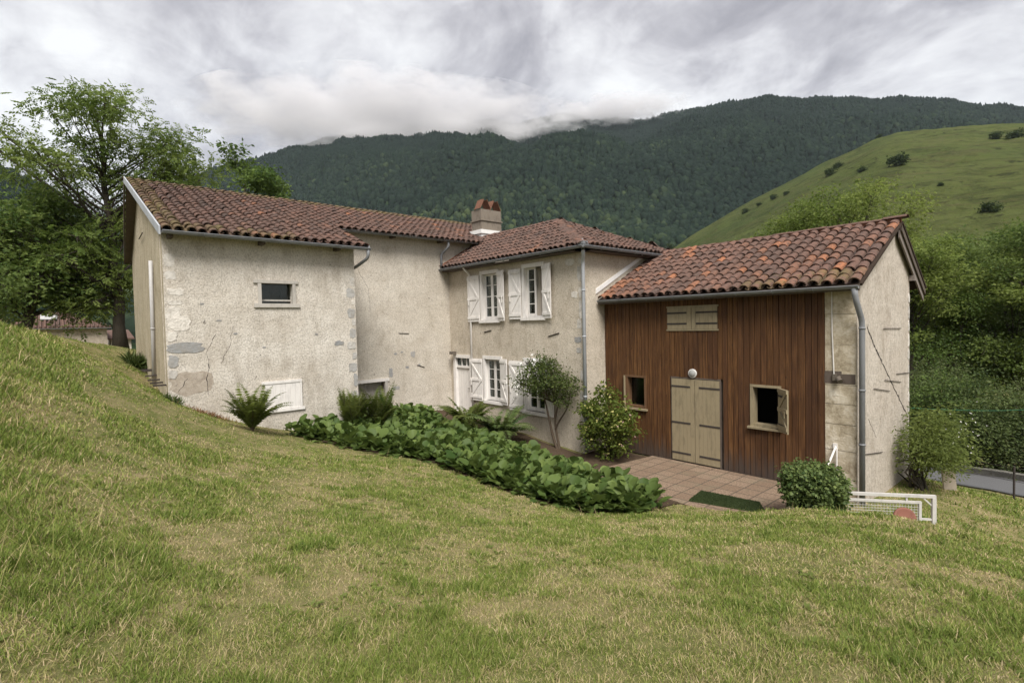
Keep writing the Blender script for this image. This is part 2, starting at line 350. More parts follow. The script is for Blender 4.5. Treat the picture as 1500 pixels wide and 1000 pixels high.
# ------------------------------------------------------------------ roofs of canal tiles
def in_poly(x, y, poly):
    c = False; n = len(poly)
    for i in range(n):
        x0, y0 = poly[i]; x1, y1 = poly[(i+1) % n]
        if (y0 > y) != (y1 > y) and x < (x1-x0)*(y-y0)/(y1-y0)+x0: c = not c
    return c
def tile_roof(name, O, e, up, poly, parent, pitch=.255, row=.335, seed=1, moss=None, under=True, orange=None, bright=0.0, thick=.05):
    """O eave origin, e unit along the eave, up unit up the slope; poly in (along, upslope)"""
    O, e, up = Vector(O), Vector(e).normalized(), Vector(up).normalized()
    n = e.cross(up).normalized()
    if n.z < 0: n = -n
    R = np.random.default_rng(seed)
    b = MB(); mo = []
    amin = min(p[0] for p in poly); amax = max(p[0] for p in poly); smin = min(p[1] for p in poly); smax = max(p[1] for p in poly)
    nc = max(1, int(round((amax-amin)/pitch))); pitch = (amax-amin)/nc; nr = int(math.ceil((smax-smin)/row-.01)); row = (smax-smin)/nr
    colj = R.normal(0, .008, nc+2)
    for i in range(nc):
        for j in range(nr):
            ac = amin+(i+.5)*pitch; s0 = smin+j*row
            if not in_poly(ac, min(s0+row*.5, smax-.02), poly): continue
            tint = float(np.clip(R.normal(.50+bright, .17), 0, 1)); k = R.random()
            if k > .993: tint = R.uniform(.85, .97)
            if orange and orange(ac, s0): tint = R.uniform(.86, 1.0)
            mval = moss(ac, s0) if moss else .3
            yaw = R.normal(0, .035); lift = R.normal(0, .004); ds = R.normal(0, .018); da = colj[i]+R.normal(0, .006)
            L = row*1.22 if j < nr-1 else row*.98
            def P(a, s, h):
                a2 = a-s*yaw; return O+e*(ac+da+a2)+up*(s0+ds+s)+n*(h+lift)
            sec = 7; r0, r1 = pitch*.43, pitch*.36; hb = .030
            def arc(s, r, base, t_):
                return [P(-math.cos(math.pi*q_/(sec-1))*r, s, base+math.sin(math.pi*q_/(sec-1))*r*.80+t_) for q_ in range(sec)]
            o0 = arc(-.035, r0, hb+.028, 0); o1 = arc(L, r1, hb, 0)
            i0 = arc(-.035, r0-.016, hb+.020, 0)
            vs = o0+o1+i0+arc(row*.8, r0-.02, hb-.01, 0)
            fs = [(q_, q_+1, sec+q_+1, sec+q_) for q_ in range(sec-1)]+[(q_, 2*sec+q_, 2*sec+q_+1, q_+1) for q_ in range(sec-1)]
            fs += [(2*sec+q_, 3*sec+q_, 3*sec+q_+1, 2*sec+q_+1) for q_ in range(sec-1)]
            b.add(vs, fs, tint); mo += [mval]*len(vs)
            if under and in_poly(ac+pitch*.5, min(s0+row*.5, smax-.02), poly):   # channel tile between two covers
                t2 = float(np.clip(R.normal(.30, .15), 0, 1))
                ch = [O+e*(ac+pitch*.5-math.cos(math.pi*q_/4)*pitch*.36)+up*(s0+s)+n*(.055-math.sin(math.pi*q_/4)*.05+(.012 if s < 0 else 0)) for s in (-.03, row) for q_ in range(5)]
                b.add(ch, [(q_, q_+1, 5+q_+1, 5+q_) for q_ in range(4)], t2); mo += [mval]*10
    o = b.build(name, M['tile'], parent, smooth=False)
    at = o.data.attributes.new('moss', 'FLOAT', 'POINT'); at.data.foreach_set('value', np.array(mo, np.float32))
    # boarding under the tiles, a sub-part
    d = MB(); k = len(poly)
    top = [O+e*p[0]+up*p[1] for p in poly]; bot = [v-n*thick for v in top]
    d.add(top+bot, [tuple(range(k)), tuple(range(k, 2*k))[::-1]]+[(i, (i+1) % k, k+(i+1) % k, k+i) for i in range(k)])
    d.build('roof_deck', M['deck'], o)
    return o
def cap_line(name, p0, p1, parent, r=.115, L=.42, seed=3, h=.035, moss=.35, bright=0.0):
    p0, p1 = Vector(p0), Vector(p1); d = (p1-p0); n = max(1, int(d.length/L)); L = d.length/n; d.normalize()
    side = d.cross(Vector((0, 0, 1))).normalized(); nn = side.cross(d).normalized(); R = np.random.default_rng(seed)
    b = MB(); mo = []
    for i in range(n):
        rr = R.normal(1, .05); j = R.normal(0, .01); jz = R.normal(0, .010)
        def arc(s, r): return [p0+d*s+side*(-math.cos(math.pi*q/8)*r*1.15+j)+nn*(math.sin(math.pi*q/8)*r*.5+h-.03+jz*.6) for q in range(9)]
        a0 = arc(i*L-.04, r*1.03*rr); a1 = arc((i+1)*L, r*.97*rr); a2 = arc(i*L-.04, r*.9*rr)
        b.add(a0+a1+a2, [(q, q+1, 10+q, 9+q) for q in range(8)]+[(q, 18+q, 19+q, q+1) for q in range(8)], float(np.clip(R.normal(.5+bright, .2), 0, 1))); mo += [moss]*27
    o = b.build(name, M['tile'], parent)
    at = o.data.attributes.new('moss', 'FLOAT', 'POINT'); at.data.foreach_set('value', np.array(mo, np.float32)); return o
def gutter(p0, p1, parent, r=.065, mat='zinc'):
    p0, p1 = Vector(p0), Vector(p1); d = (p1-p0).normalized(); s = d.cross(Vector((0, 0, 1))).normalized(); b = MB(); n = 9
    for rr in (r, r-.008):
        vs = [p+s*(-math.cos(math.pi*q/(n-1))*rr)-Vector((0, 0, math.sin(math.pi*q/(n-1))*rr)) for p in (p0, p1) for q in range(n)]
        b.add(vs, [(q, q+1, n+q+1, n+q) for q in range(n-1)])
    for p in (p0, p1):
        vs = [p+s*(-math.cos(math.pi*q/(n-1))*r)-Vector((0, 0, math.sin(math.pi*q/(n-1))*r)) for q in range(n)]; b.add(vs, [tuple(range(n))])
    for sg in (-1, 1): b.tube([p0+s*sg*r, p1+s*sg*r], .011, 6)
    L = (p1-p0).length; k = int(L/.9)
    for i in range(1, k+1):
        c = p0+d*(L*i/(k+1)); b.tube([c+s*(-math.cos(math.pi*q/8)*(r+.006))-Vector((0, 0, math.sin(math.pi*q/8)*(r+.006))) for q in range(9)], .008, 5)
    return b.build('gutter', M[mat], parent, smooth=False)
def downpipe(pts, parent, r=.045, mat='zinc', name='downpipe', collars=()):
    b = MB(); P = [Vector(p) for p in pts]; sm = [P[0]]
    for i in range(1, len(P)-1):
        a, c, d = P[i-1], P[i], P[i+1]; l = min(.10, (c-a).length*.4, (d-c).length*.4)
        u = c+(a-c).normalized()*l; w = c+(d-c).normalized()*l
        sm += [u, (u+w)/4+c/2, w]
    sm.append(P[-1]); b.tube(sm, r, 12)
    for c in collars: b.tube([(c[0], c[1], c[2]-.02), (c[0], c[1], c[2]+.02)], r+.008, 12)
    o = b.build(name, M[mat], parent, smooth=True); return o

# ================================================================== FARMHOUSE
house = empty('farmhouse', (6, 16, 1))
tag(house, 'long pale roughcast farmhouse with white shutters and moss flecked red tile roofs', 'house')
ROOF_Z = lambda y: 5.97+.394*(y-13.85)
WB = (3.98, 4.76, 4.37, 4.89)
wall('wall', fB, 1.90, 6.50, .2, ROOF_Z(14.2)-.04, [WB], M['wall_front'], house)
wall('wall', fC, 6.50, 11.29, -.1, ROOF_Z(16.45)-.04, [(7.35, 8.55, .55, 1.83)], M['wall_rec'], house, depth=.4)
wall('wall', fC, 11.29, 13.6, 5.0, ROOF_Z(16.45)-.04, [], M['wall_rec'], house, depth=.4)
b = MB(); b.add([(6.5, 14.2, 0), (6.5, 16.45, 0), (6.5, 16.45, ROOF_Z(16.45)-.04), (6.5, 14.2, ROOF_Z(14.2)-.04)], [(0, 1, 2, 3)]); b.build('wall', M['wall_rec'], house)
zr = ROOF_Z(20.2)-.04
wall('wall', fA, 14.2, 24.7, .8, 5.9, [], M['wall_side'], house, gable=[(14.2, ROOF_Z(14.2)-.04), (20.2, zr), (24.7, ROOF_Z(20.2)-.394*4.5-.04)])
b = MB(); b.add([(2.33, 24.7, 0), (15.6, 24.7, 0), (15.6, 24.7, 6.7), (2.33, 24.7, 6.7)], [(0, 1, 2, 3)])
b.add([(15.6, 16.45, -.6), (15.6, 24.7, -.6), (15.6, 24.7, 6.68), (15.6, 20.2, zr), (15.6, 16.45, ROOF_Z(16.45)-.04)], [(0, 1, 2, 3, 4)]); b.build('wall', M['wall_rec'], house)
# wing
UW1, UW2 = (13.56, 14.44, 3.86, 5.46), (11.40, 12.26, 3.90, 5.48)
LW1, LW2 = (13.50, 14.38, 1.06, 2.52), (11.38, 12.28, .92, 2.52)
DR = (15.22, 16.16, .42, 2.52)
wall('wall', fD, 9.81, 16.45, -.35, 5.78, [UW1, UW2, LW1, LW2, DR], M['wall_wing'], house)
wall('wall', fE, 11.29, 15.9, -.35, 5.78, [], M['wall_wing'], house)
b = MB(); b.add([(15.9, 9.81, -.6), (15.9, 16.45, -.6), (15.9, 16.45, 5.78), (15.9, 9.81, 5.78)], [(0, 1, 2, 3)])
b.build('wall', M['wall_wing'], house)
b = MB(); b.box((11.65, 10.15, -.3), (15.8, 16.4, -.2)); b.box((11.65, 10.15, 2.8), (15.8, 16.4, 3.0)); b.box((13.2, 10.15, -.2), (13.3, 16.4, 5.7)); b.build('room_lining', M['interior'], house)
# main roof
u1 = Vector((0, 1, .394)).normalized(); k1 = math.hypot(1, .394)
S1 = (16.1-13.85)*k1; S2 = (20.2-13.85)*k1
def moss_main(a, s): return .95 if (a < .5 or s > S2-.7) else (.85 if s < .35 and a < 3 else .32)
tile_roof('roof', (1.84, 13.85, 5.97), (1, 0, 0), u1, [(0, 0), (4.92, 0), (4.92, S1), (11.6, S1), (13.9, S2), (0, S2)], house, seed=11, moss=moss_main,
          orange=lambda a, s: (1.95 < a < 2.2 and s < .2) or (2.35 < a < 2.5 and s < .2), pitch=.235, row=.33)
u2 = Vector((.055, -1, .394)).normalized()
tile_roof('roof', (2.16, 26.55-1.2, 5.97+.394*(20.2-13.85)-.394*5.15), (1, 0, 0), Vector((-.04, -1, .394)), [(0, 0), (13.6, 0), (13.6, 5.53), (0, 5.53)], house, seed=12, pitch=.3, row=.45)
cap_line('ridge_cap', (1.80, 20.2, ROOF_Z(20.2)), (15.7, 20.2, ROOF_Z(20.2)+.0), house, moss=.75)
# verge boards of the left gable
def board(name, pts, w, hgt, mat, parent):
    b = MB(); P = [Vector(p) for p in pts]
    vs = []
    for p in P: vs += [p+Vector((w, 0, 0)), p-Vector((w, 0, 0)), p-Vector((w, 0, hgt)), p-Vector((-w, 0, hgt))]
    fs = [(0, 1, 2, 3), (4*(len(P)-1)+3, 4*(len(P)-1)+2, 4*(len(P)-1)+1, 4*(len(P)-1))]
    for i in range(len(P)-1): fs += [(4*i+k, 4*i+(k+1) % 4, 4*i+4+(k+1) % 4, 4*i+4+k) for k in range(4)]
    b.add(vs, fs); return b.build(name, M[mat], parent)
board('bargeboard', [(1.82, 13.80, 6.05), (1.80, 20.18, 8.56)], .018, .19, 'zinc_light', house)
board('bargeboard', [(1.80, 20.2, 8.56), (2.14, 25.2, 6.60)], .018, .24, 'dark_timber', house)
b = MB(); b.add([(1.84, 20.2, 8.30), (2.15, 25.1, 6.40), (2.36, 25.1, 6.40), (2.16, 20.2, 8.30)], [(0, 1, 2, 3)]); b.build('soffit', M['dark_timber'], house)
b = MB(); b.box((6.76, 13.80, 0), (6.80, 16.12, .10), lambda x, y, z: (x, y, ROOF_Z(y)+z-.05)); b.build('bargeboard', M['zinc_light'], house)
gutter((1.86, 13.78, 5.95), (6.80, 13.78, 5.93), house); gutter((6.72, 16.04, 6.83), (13.3, 16.04, 6.86), house)
for z0, y0, x0, x1 in ((5.86, 14.2, 2.0, 6.45), (6.78, 16.45, 6.9, 11.1)):     # rafter feet
    x = x0
    while x < x1: b = MB(); b.box((x, y0-.32, z0-.03), (x+.09, y0, z0+.07)); b.build('rafter_foot', M['dark_timber'], house); x += 1.95
downpipe([(6.74, 13.78, 5.88), (6.74, 13.80, 5.66), (6.62, 14.3, 5.46), (6.56, 15.2, 5.30)], house)
downpipe([(11.05, 16.05, 6.78), (11.05, 16.06, 6.60), (10.92, 16.36, 6.35), (10.92, 16.38, 5.75)], house)
# wing roof (hipped)
zc = 5.82; AX, AY, AZ = 13.44, 12.83, 7.28
uD = Vector((2.5, 0, AZ-zc)); SD = uD.length
tile_roof('roof', (10.94, 17.6, zc), (0, -1, 0), uD, [(.55, 0), (8.14, 0), (4.77, SD), (.4, SD)], house, seed=21, pitch=.215, row=.30, bright=-.03,
          moss=lambda a, s: .35, orange=lambda a, s: abs(a-(1.15-.5*s)) < .06)
uE = Vector((0, AY-9.46, AZ-zc)); SE = uE.length
tile_roof('roof', (10.94, 9.46, zc), (1, 0, 0), uE, [(0, 0), (5.2, 0), (2.5, SE)], house, seed=22, pitch=.215, row=.30, bright=-.03)
uR = Vector((-2.7, 0, AZ-zc))
tile_roof('roof', (16.14, 9.46, zc), (0, 1, 0), uR, [(0, 0), (7.6, 0), (7.6, uR.length), (3.37, uR.length)], house, seed=23, pitch=.3, row=.45)
cap_line('hip_cap', (10.94, 9.46, zc+.03), (AX, AY, AZ), house, r=.11, moss=.55, bright=.05)
cap_line('hip_cap', (16.14, 9.46, zc+.03), (AX, AY, AZ), house, r=.11)
cap_line('ridge_cap', (AX, AY-.05, AZ), (AX, 17.0, AZ+.02), house, r=.11, moss=.6)
b = MB(); b.add([(10.86, 9.38, zc+.02), (10.86, 9.62, zc+.02), (11.14, 9.66, zc+.22), (11.10, 9.38, zc+.02)], [(0, 1, 2), (0, 2, 3)])
b.box((10.87, 9.39, zc-.06), (11.06, 9.58, zc+.10)); b.build('hip_flashing', M['zinc'], house)
gutter((10.90, 17.0, zc-.03), (10.90, 9.42, zc-.02), house); gutter((10.88, 9.42, zc-.02), (14.9, 9.42, zc-.03), house)
b = MB(); b.box((10.97, 9.50, zc-.13), (11.29, 16.45, zc-.10)); b.box((10.97, 9.50, zc-.13), (15.0, 9.81, zc-.10)); b.build('soffit', M['dark_timber'], house)
b = MB(); b.box((0, 0, 0), (1, .05, .10), lambda x, y, z: (10.95+x*1.15, 16.36+y, zc+.05+x*1.15*.58+z)); b.build('flashing', M['terracotta'], house)
downpipe([(11.03, 9.55, zc-.05), (11.05, 9.55, 5.60), (11.22, 9.72, 5.42), (11.22, 9.72, .02)], house, r=.05, mat='zinc_light', collars=[(11.22, 9.72, z) for z in (1.6, 3.3, 4.6)])
downpipe([(10.95, 15.06, zc-.06), (11.02, 15.06, 5.66), (11.235, 15.06, 5.5), (11.235, 15.06, .3)], house, r=.04, mat='white_paint')
downpipe([fA(16.3, .06, 5.55), fA(16.6, .06, 3.8), fA(16.9, .06, 2.1)], house, r=.045, mat='pvc', collars=[fA(16.6, .06, 3.8)])
# chimney
ch = MB(); ch.box((13.24, 16.85, 6.6), (14.30, 17.5, 8.42)); ch.box((13.20, 16.81, 7.95), (14.34, 17.54, 8.0)); cho = ch.build('chimney', M['chimney'], house)
b = MB(); b.box((13.17, 16.78, 7.42), (14.37, 17.57, 7.58)); b.box((13.22, 16.83, 6.55), (14.32, 17.52, 7.42)); b.build('chimney_flashing', M['plaster_white'], cho)
for cx in (13.50, 14.03):
    for sgn in (-1, 1):
        b = MB(); rotz = rad(64)
        def cf(x, y, z, cx=cx, sgn=sgn): return (cx+sgn*(.27-x*math.cos(rotz)+z*math.sin(rotz)*.9), 16.80+y+(.012 if sgn > 0 else 0), 8.43+x*math.sin(rotz)+z*math.cos(rotz))
        n = 6
        for q in range(n):
            y0, y1 = .06+.42*q/n, .06+.42*(q+1)/n; b.box((0, y0, .02*math.sin(math.pi*(q+.5)/n)), (.44, y1, .022+.02*math.sin(math.pi*(q+.5)/n)), cf)
        b.build('chimney_tile', M['cowl'], cho)

# --------------------------------------------------------------- windows and shutters
def leaf(name, f, hinge, w, z0, z1, ang, side, mat, parent, brace=True, lower=None, th=.030, battens=None, strap=False):
    """a shutter leaf: hinged at `hinge`, running to `side` (+1/-1) along the wall, swung `ang` off the wall"""
    c, s = math.cos(ang), math.sin(ang)
    g = lambda u, o, z: f(hinge+side*(u*c-0*s), .035+u*s+o, z) if False else f(hinge+side*(u*c-o*s), .03+u*s+o*c, z)
    b = MB(); n = max(3, int(round(w/.11)))
    for i in range(n):
        b.box((w*i/n+.002, 0, z0), (w*(i+1)/n-.002, th, z1), g, random.random())
    H = z1-z0
    if brace:
        bz = [z0+H*.06, z0+H*.47, z0+H*.91]
        for z in bz: b.box((.0, th, z), (w, th+.022, z+.085), g)
        for za, zb in ((bz[0]+.09, bz[1]), (bz[2], bz[1]+.09)):
            P = [(w-.02, za), (w-.11, za), (.03, zb), (.12, zb)]
            b.prism(P, g, th, th+.020)
    o = b.build(name, M[mat], parent)
    if brace:
        h = MB(); h.box((w-.10, th+.022, z0+H*.36), (w-.06, th+.04, z0+H*.50), g); h.build('latch', M[mat], o)
    if strap:
        for z in (z0+H*.13, z0+H*.80) if not battens else battens:
            h = MB(); h.box((-.01, th, z), (w*.82, th+.008, z+.045), g); h.build('hinge_strap', M['iron'], o)
    return o
def casement(f, x0, x1, z0, z1, d, parent, cols=1, rows=4, swing=0.0, side=1):
    """one glazed leaf between x0..x1 at depth d, optionally swung into the room about x1"""
    c, s = math.cos(swing), math.sin(swing)
    if swing: g = lambda a, o, z: f(x0+(a-x0)*c, d-(a-x0)*s+o, z) if side > 0 else f(x1-(x1-a)*c, d-(x1-a)*s+o, z)
    else: g = lambda a, o, z: f(a, d+o, z)
    b = MB(); st = .055
    b.box((x0, 0, z0), (x0+st, .045, z1), g); b.box((x1-st, 0, z0), (x1, .045, z1), g)
    b.box((x0+st, .002, z0), (x1-st, .043, z0+st+.02), g); b.box((x0+st, .002, z1-st), (x1-st, .043, z1), g)
    for r in range(1, rows):
        z = z0+(z1-z0)*r/rows; b.box((x0+st, .006, z-.012), (x1-st, .038, z+.012), g)
    o = b.build('casement', M['white_paint'], parent)
    p = MB(); p.box((x0+st, .018, z0+st+.02), (x1-st, .022, z1-st), g); return o, p
def window(f, h, parent, name='window', rows=4, swing=0, sill=True, lintel=.10, curtain=False, fr=.10):
    a0, a1, z0, z1 = h; b = MB()
    for (p, q, r, s) in ((a0-fr+.02, a0+.02, z0, z1), (a1-.02, a1+fr-.02, z0, z1)):
        b.box((p, -.16, r), (q, .028, s), f)
    b.box((a0-fr+.02, -.158, z1-.02), (a1+fr-.02, .032, z1+lintel), f)
    w = b.build(name, M['white_paint'], parent)
    if sill:
        b = MB(); b.box((a0-fr-.03, -.16, z0-.10), (a1+fr+.03, .07, z0), f); b.build('sill', M['white_paint'], w)
    i0, i1 = a0+.02, a1-.02; mid = (i0+i1)/2
    b = MB(); b.box((i0, -.16, z0), (i0+.04, -.10, z1-.02), f); b.box((i1-.04, -.16, z0), (i1, -.10, z1-.02), f); b.box((i0+.04, -.158, z0), (i1-.04, -.102, z0+.045), f); b.build('frame', M['white_paint'], w)
    gl = MB()
    for k, (x0, x1) in enumerate(((i0+.04, mid-.002), (mid+.002, i1-.04))):
        sw = swing if (swing and k == 0) else 0
        o, p = casement(f, x0, x1, z0+.045, z1-.025, -.15, w, rows=rows, swing=sw, side=1)
        gl.v; gl.add(p.v, p.f)
    gl.build('pane', M['glass'], w)
    if curtain:
        b = MB(); n = 26
        for i in range(n):
            u0, u1 = i/n, (i+1)/n; y0 = .03*math.sin(i*1.9); y1 = .03*math.sin((i+1)*1.9)
            A = mid+.10-.20*u0; B = mid+.10-.20*u1
            b.add([f(A, -.27+y0, z0+.05), f(B, -.27+y1, z0+.05), f(B, -.27+y1, z1-.03), f(A, -.27+y0, z1-.03)], [(0, 1, 2, 3)])
        b.build('curtain', M['curtain'], w)
    return w
AJ = rad(11)
window(fD, UW1, house); window(fD, UW2, house, swing=rad(75), curtain=True); window(fD, LW1, house); window(fD, LW2, house)
for (a0, a1, z0, z1), wl, wr in ((UW1, .64, .58), (UW2, .56, .56), (LW1, .66, .58), (LW2, .62, .56)):
    leaf('shutter', fD, a1+.10, wl, z0-.05, z1-.02, rad(2), 1, 'white_paint', house)
    leaf('shutter', fD, a0-.02, .44, z0-.05, z1+.02, AJ, -1, 'white_paint', house)
# front door of the wing with its fanlight
b = MB()
for (p, q, r, s) in ((DR[0]-.10, DR[0]+.03, DR[2], DR[3]), (DR[1]-.03, DR[1]+.10, DR[2], DR[3])): b.box((p, -.14, r), (q, .03, s), fD)
b.box((DR[0]-.10, -.138, DR[3]-.03), (DR[1]+.10, .034, DR[3]+.09), fD); b.box((DR[0]+.03, -.138, 2.12), (DR[1]-.03, -.03, 2.20), fD)
for k in (1, 2): x = DR[0]+.03+(DR[1]-DR[0]-.06)*k/3; b.box((x-.02, -.12, 2.20), (x+.02, -.06, 2.49), fD)
df = b.build('door_frame', M['white_paint'], house)
b = MB(); b.box((DR[0]+.03, -.095, 2.20), (DR[1]-.03, -.09, 2.49), fD); b.build('pane', M['glass'], df)
b = MB(); n = 6
for i in range(n):
    w = (DR[1]-DR[0]-.06)/n; b.box((DR[0]+.03+w*i+.002, -.13, DR[2]), (DR[0]+.03+w*(i+1)-.002, -.085, 2.12), fD)
dd = b.build('door', M['white_paint'], house)
b = MB(); b.tube([fD(DR[0]+.12, -.07, 1.38), fD(DR[0]+.12, -.03, 1.38), fD(DR[0]+.22, -.03, 1.38)], .012, 8); b.build('handle', M['iron'], dd)
b = MB(); b.box((DR[0]-.1, -.1, .22), (DR[1]+.1, .25, .415), fD); b.build('door_step', M['pier'], house)
b = MB(); b.box((16.02, .05, 2.62), (16.20, .24, 2.73), fD); b.tube([fD(16.1, 0, 2.70), fD(16.1, .1, 2.70)], .02); b.build('wall_lamp', M['bronze'], house)
# small upper window of the front block: rough white timber frame
b = MB(); b.box((3.90, -.10, 4.37), (3.985, .035, 4.90), fB); b.box((4.755, -.10, 4.37), (4.83, .035, 4.90), fB)
b.box((3.80, -.098, 4.89), (4.90, .042, 4.97), fB); b.box((3.80, -.098, 4.27), (4.93, .045, 4.37), fB); wn = b.build('window', M['old_timber'], house)
b = MB(); b.box((3.985, -.20, 4.37), (4.755, -.195, 4.89), fB); b.build('pane', M['glass'], wn)
b = MB(); b.box((3.99, -.45, 4.2), (4.75, -.42, 5.0), fB); b.box((4.57, -.40, 4.37), (4.75, -.38, 4.89), fB); b.build('inner_board', M['dark_timber'], wn)
b = MB(); b.box((3.985, -.18, 4.44), (4.755, -.15, 4.48), fB); b.build('glazing_bar', M['old_timber'], wn)
# closed white hatch low in the front block
leafo = None
b = MB()
for i in range(7): b.box((3.98+i*.125, .0, 1.64), (3.98+(i+1)*.125-.003, .035, 2.30), fB)
b.box((3.90, 0, 2.30), (4.90, .05, 2.37), fB); b.box((4.855, 0, 1.60), (4.90, .045, 2.30), fB); b.box((3.90, 0, 1.56), (4.96, .048, 1.64), fB); hs = b.build('hatch', M['white_paint'], house)
# cellar opening in the recessed wall
b = MB(); b.box((7.25, -.06, 1.83), (8.66, .05, 1.93), fC); lo = b.build('lintel', M['white_paint'], house)
b = MB(); b.box((8.50, -.05, .55), (8.60, .04, 1.83), fC); b.build('jamb', M['old_timber'], house)
b = MB(); x = 7.35
while x < 8.5: b.box((x, -.30, .5), (x+.125, -.27, 1.83), fC, random.random()); x += .13
b.build('cellar_door', M['old_timber'], house)
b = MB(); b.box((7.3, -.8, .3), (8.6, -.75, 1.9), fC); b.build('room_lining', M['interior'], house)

# --------------------------------------------------------------- stones, patches, irons
def blob_stone(b, f, a, z, w, h, tint, out=.005, R=random):
    n = 15; P = []
    for k in range(n):
        c = 2*math.pi*k/n+.2; q = (abs(math.cos(c))**5+abs(math.sin(c))**5)**(-1/5)
        P.append((a+math.cos(c)*q*w/2*R.uniform(.72, 1.06), z+math.sin(c)*q*h/2*R.uniform(.74, 1.07)))
    b.prism(P, f, -.02, out, tint)
def stones(name, f, parent, L, R=random):
    for k, (a, z, w, h, t_) in enumerate(L):
        b = MB(); blob_stone(b, f, a, z, w, h, t_, .0035+.0009*k, R); b.build(name, M['quoin'], parent)
stones('quoin_stone', fB, house, ((2.03, 5.35, .22, .30, .85), (2.05, 5.0, .26, .22, .75), (2.12, 4.62, .38, .17, .95), (2.10, 4.38, .34, .12, .9), (2.06, 4.15, .30, .30, .95), (2.18, 3.90, .50, .36, 1.0),
                         (2.02, 3.60, .22, .24, .9), (2.28, 3.33, .76, .26, .12), (2.03, 3.02, .22, .30, .2), (2.0, 2.72, .2, .2, .6)))
stones('quoin_stone', fB, house, ((6.42, 5.0, .15, .26, .7), (6.36, 4.68, .26, .30, .35), (6.43, 4.42, .12, .14, .9), (6.37, 4.12, .24, .28, .25), (6.43, 3.86, .13, .2, .6), (6.40, 3.55, .20, .28, .3), (6.33, 3.20, .30, .22, .55), (5.98, 3.28, .28, .13, .05),
                         (6.42, 2.90, .15, .22, .4), (6.36, 2.58, .26, .28, .3), (6.43, 2.2, .13, .4, .2), (6.38, 1.75, .22, .34, .35), (6.40, 1.3, .2, .36, .5)))
b = MB(); blob_stone(b, fB, 2.38, 2.5, .92, .62, .5, .0028); b.build('cement_patch', M['cement'], house)
stones('exposed_stone', fB, house, ((3.35, 3.62, .10, .05, .0), (2.65, 4.35, .09, .05, .05), (3.0, 3.95, .13, .05, .1), (4.0, 3.25, .1, .04, .1), (5.35, 3.55, .1, .06, .05)))
stones('exposed_stone', fC, house, ((8.75, 2.1, .16, .36, .15), (8.95, 1.55, .30, .14, .2), (9.4, 2.25, .14, .1, .1), (9.65, 2.7, .2, .22, .25), (8.95, 2.75, .12, .08, .1), (9.9, 2.3, .1, .07, .1), (9.2, 2.8, .1, .06, .15)))
stones('quoin_stone', fD, house, ((9.93, 5.1, .16, .5, .55), (9.90, 4.55, .14, .3, .95), (10.12, 4.5, .26, .2, .9), (9.90, 4.1, .14, .5, .8), (9.95, 3.65, .2, .3, .75), (10.02, 3.2, .3, .18, .1), (9.98, 2.9, .2, .16, .35), (9.88, 3.9, .1, .2, 1), (10.3, 5.45, .4, .2, .75), (9.9, 5.45, .12, .18, .8), (9.89, 2.2, .1, .3, .7), (9.92, 1.6, .14, .24, .6), (9.9, 1.0, .16, .3, .7)))
def iron(f, a0, z0, a1, z1, parent, w=.022, d=.03):
    b = MB(); b.tube([f(a0, d*.6, z0), f(a1, d*.6, z1)], w*.5, 6); b.build('wall_anchor', M['iron'], parent)
for a0, z0, a1, z1 in ((14.35, 3.44, 13.95, 3.50), (11.2, 3.30, 10.75, 3.40)): iron(fD, a0, z0, a1, z1, house, .03)
iron(fC, 9.1, 3.47, 9.5, 3.45, house); iron(fC, 9.8, 2.3, 10.1, 2.2, house)
iron(fA, 19.8, 6.6, 18.4, 6.58, house, .03, .1)
for i in range(6):
    ya = 14.5+i*.75; za = Ts(fA(ya, .2, 0)[0], ya)+.16
    b = MB(); b.box((ya, -.02, za), (ya+.07, .26, za+.035), fA); b.build('step_iron', M['iron'], house)
def crack(f, pts, parent, w=.012, seed=1):
    R = random.Random(seed); L = []; 
    for (a, z), (c, d) in zip(pts[:-1], pts[1:]):
        n = max(2, int(math.hypot(c-a, d-z)/.08))
        L += [(a+(c-a)*i/n+R.uniform(-.02, .02), z+(d-z)*i/n+R.uniform(-.02, .02)) for i in range(n)]
    L.append(pts[-1]); b = MB()
    for (p, q) in zip(L[:-1], L[1:]):
        ww = w*R.uniform(.2, .7); dx, dz = q[0]-p[0], q[1]-p[1]; l = math.hypot(dx, dz)+1e-6; nx_, nz_ = -dz/l*ww/2, dx/l*ww/2
        b.prism([(p[0]-nx_, p[1]-nz_), (q[0]-nx_, q[1]-nz_), (q[0]+nx_, q[1]+nz_), (p[0]+nx_, p[1]+nz_)], f, -.01, .004)
    b.build('crack', M['iron'], parent)
crack(fB, [(2.75, 2.9), (2.68, 2.5), (2.72, 2.15)], house, .03, 1); crack(fB, [(2.9, 3.6), (2.7, 3.2), (2.75, 2.9)], house, .014, 2); crack(fB, [(2.1, 2.3), (2.3, 2.6)], house, .02, 3)
crack(fC, [(7.5, 5.9), (8.0, 5.0), (8.05, 4.2)], house, .01, 4); crack(fB, [(3.3, 3.8), (3.2, 3.3), (3.0, 2.9)], house, .012, 5)

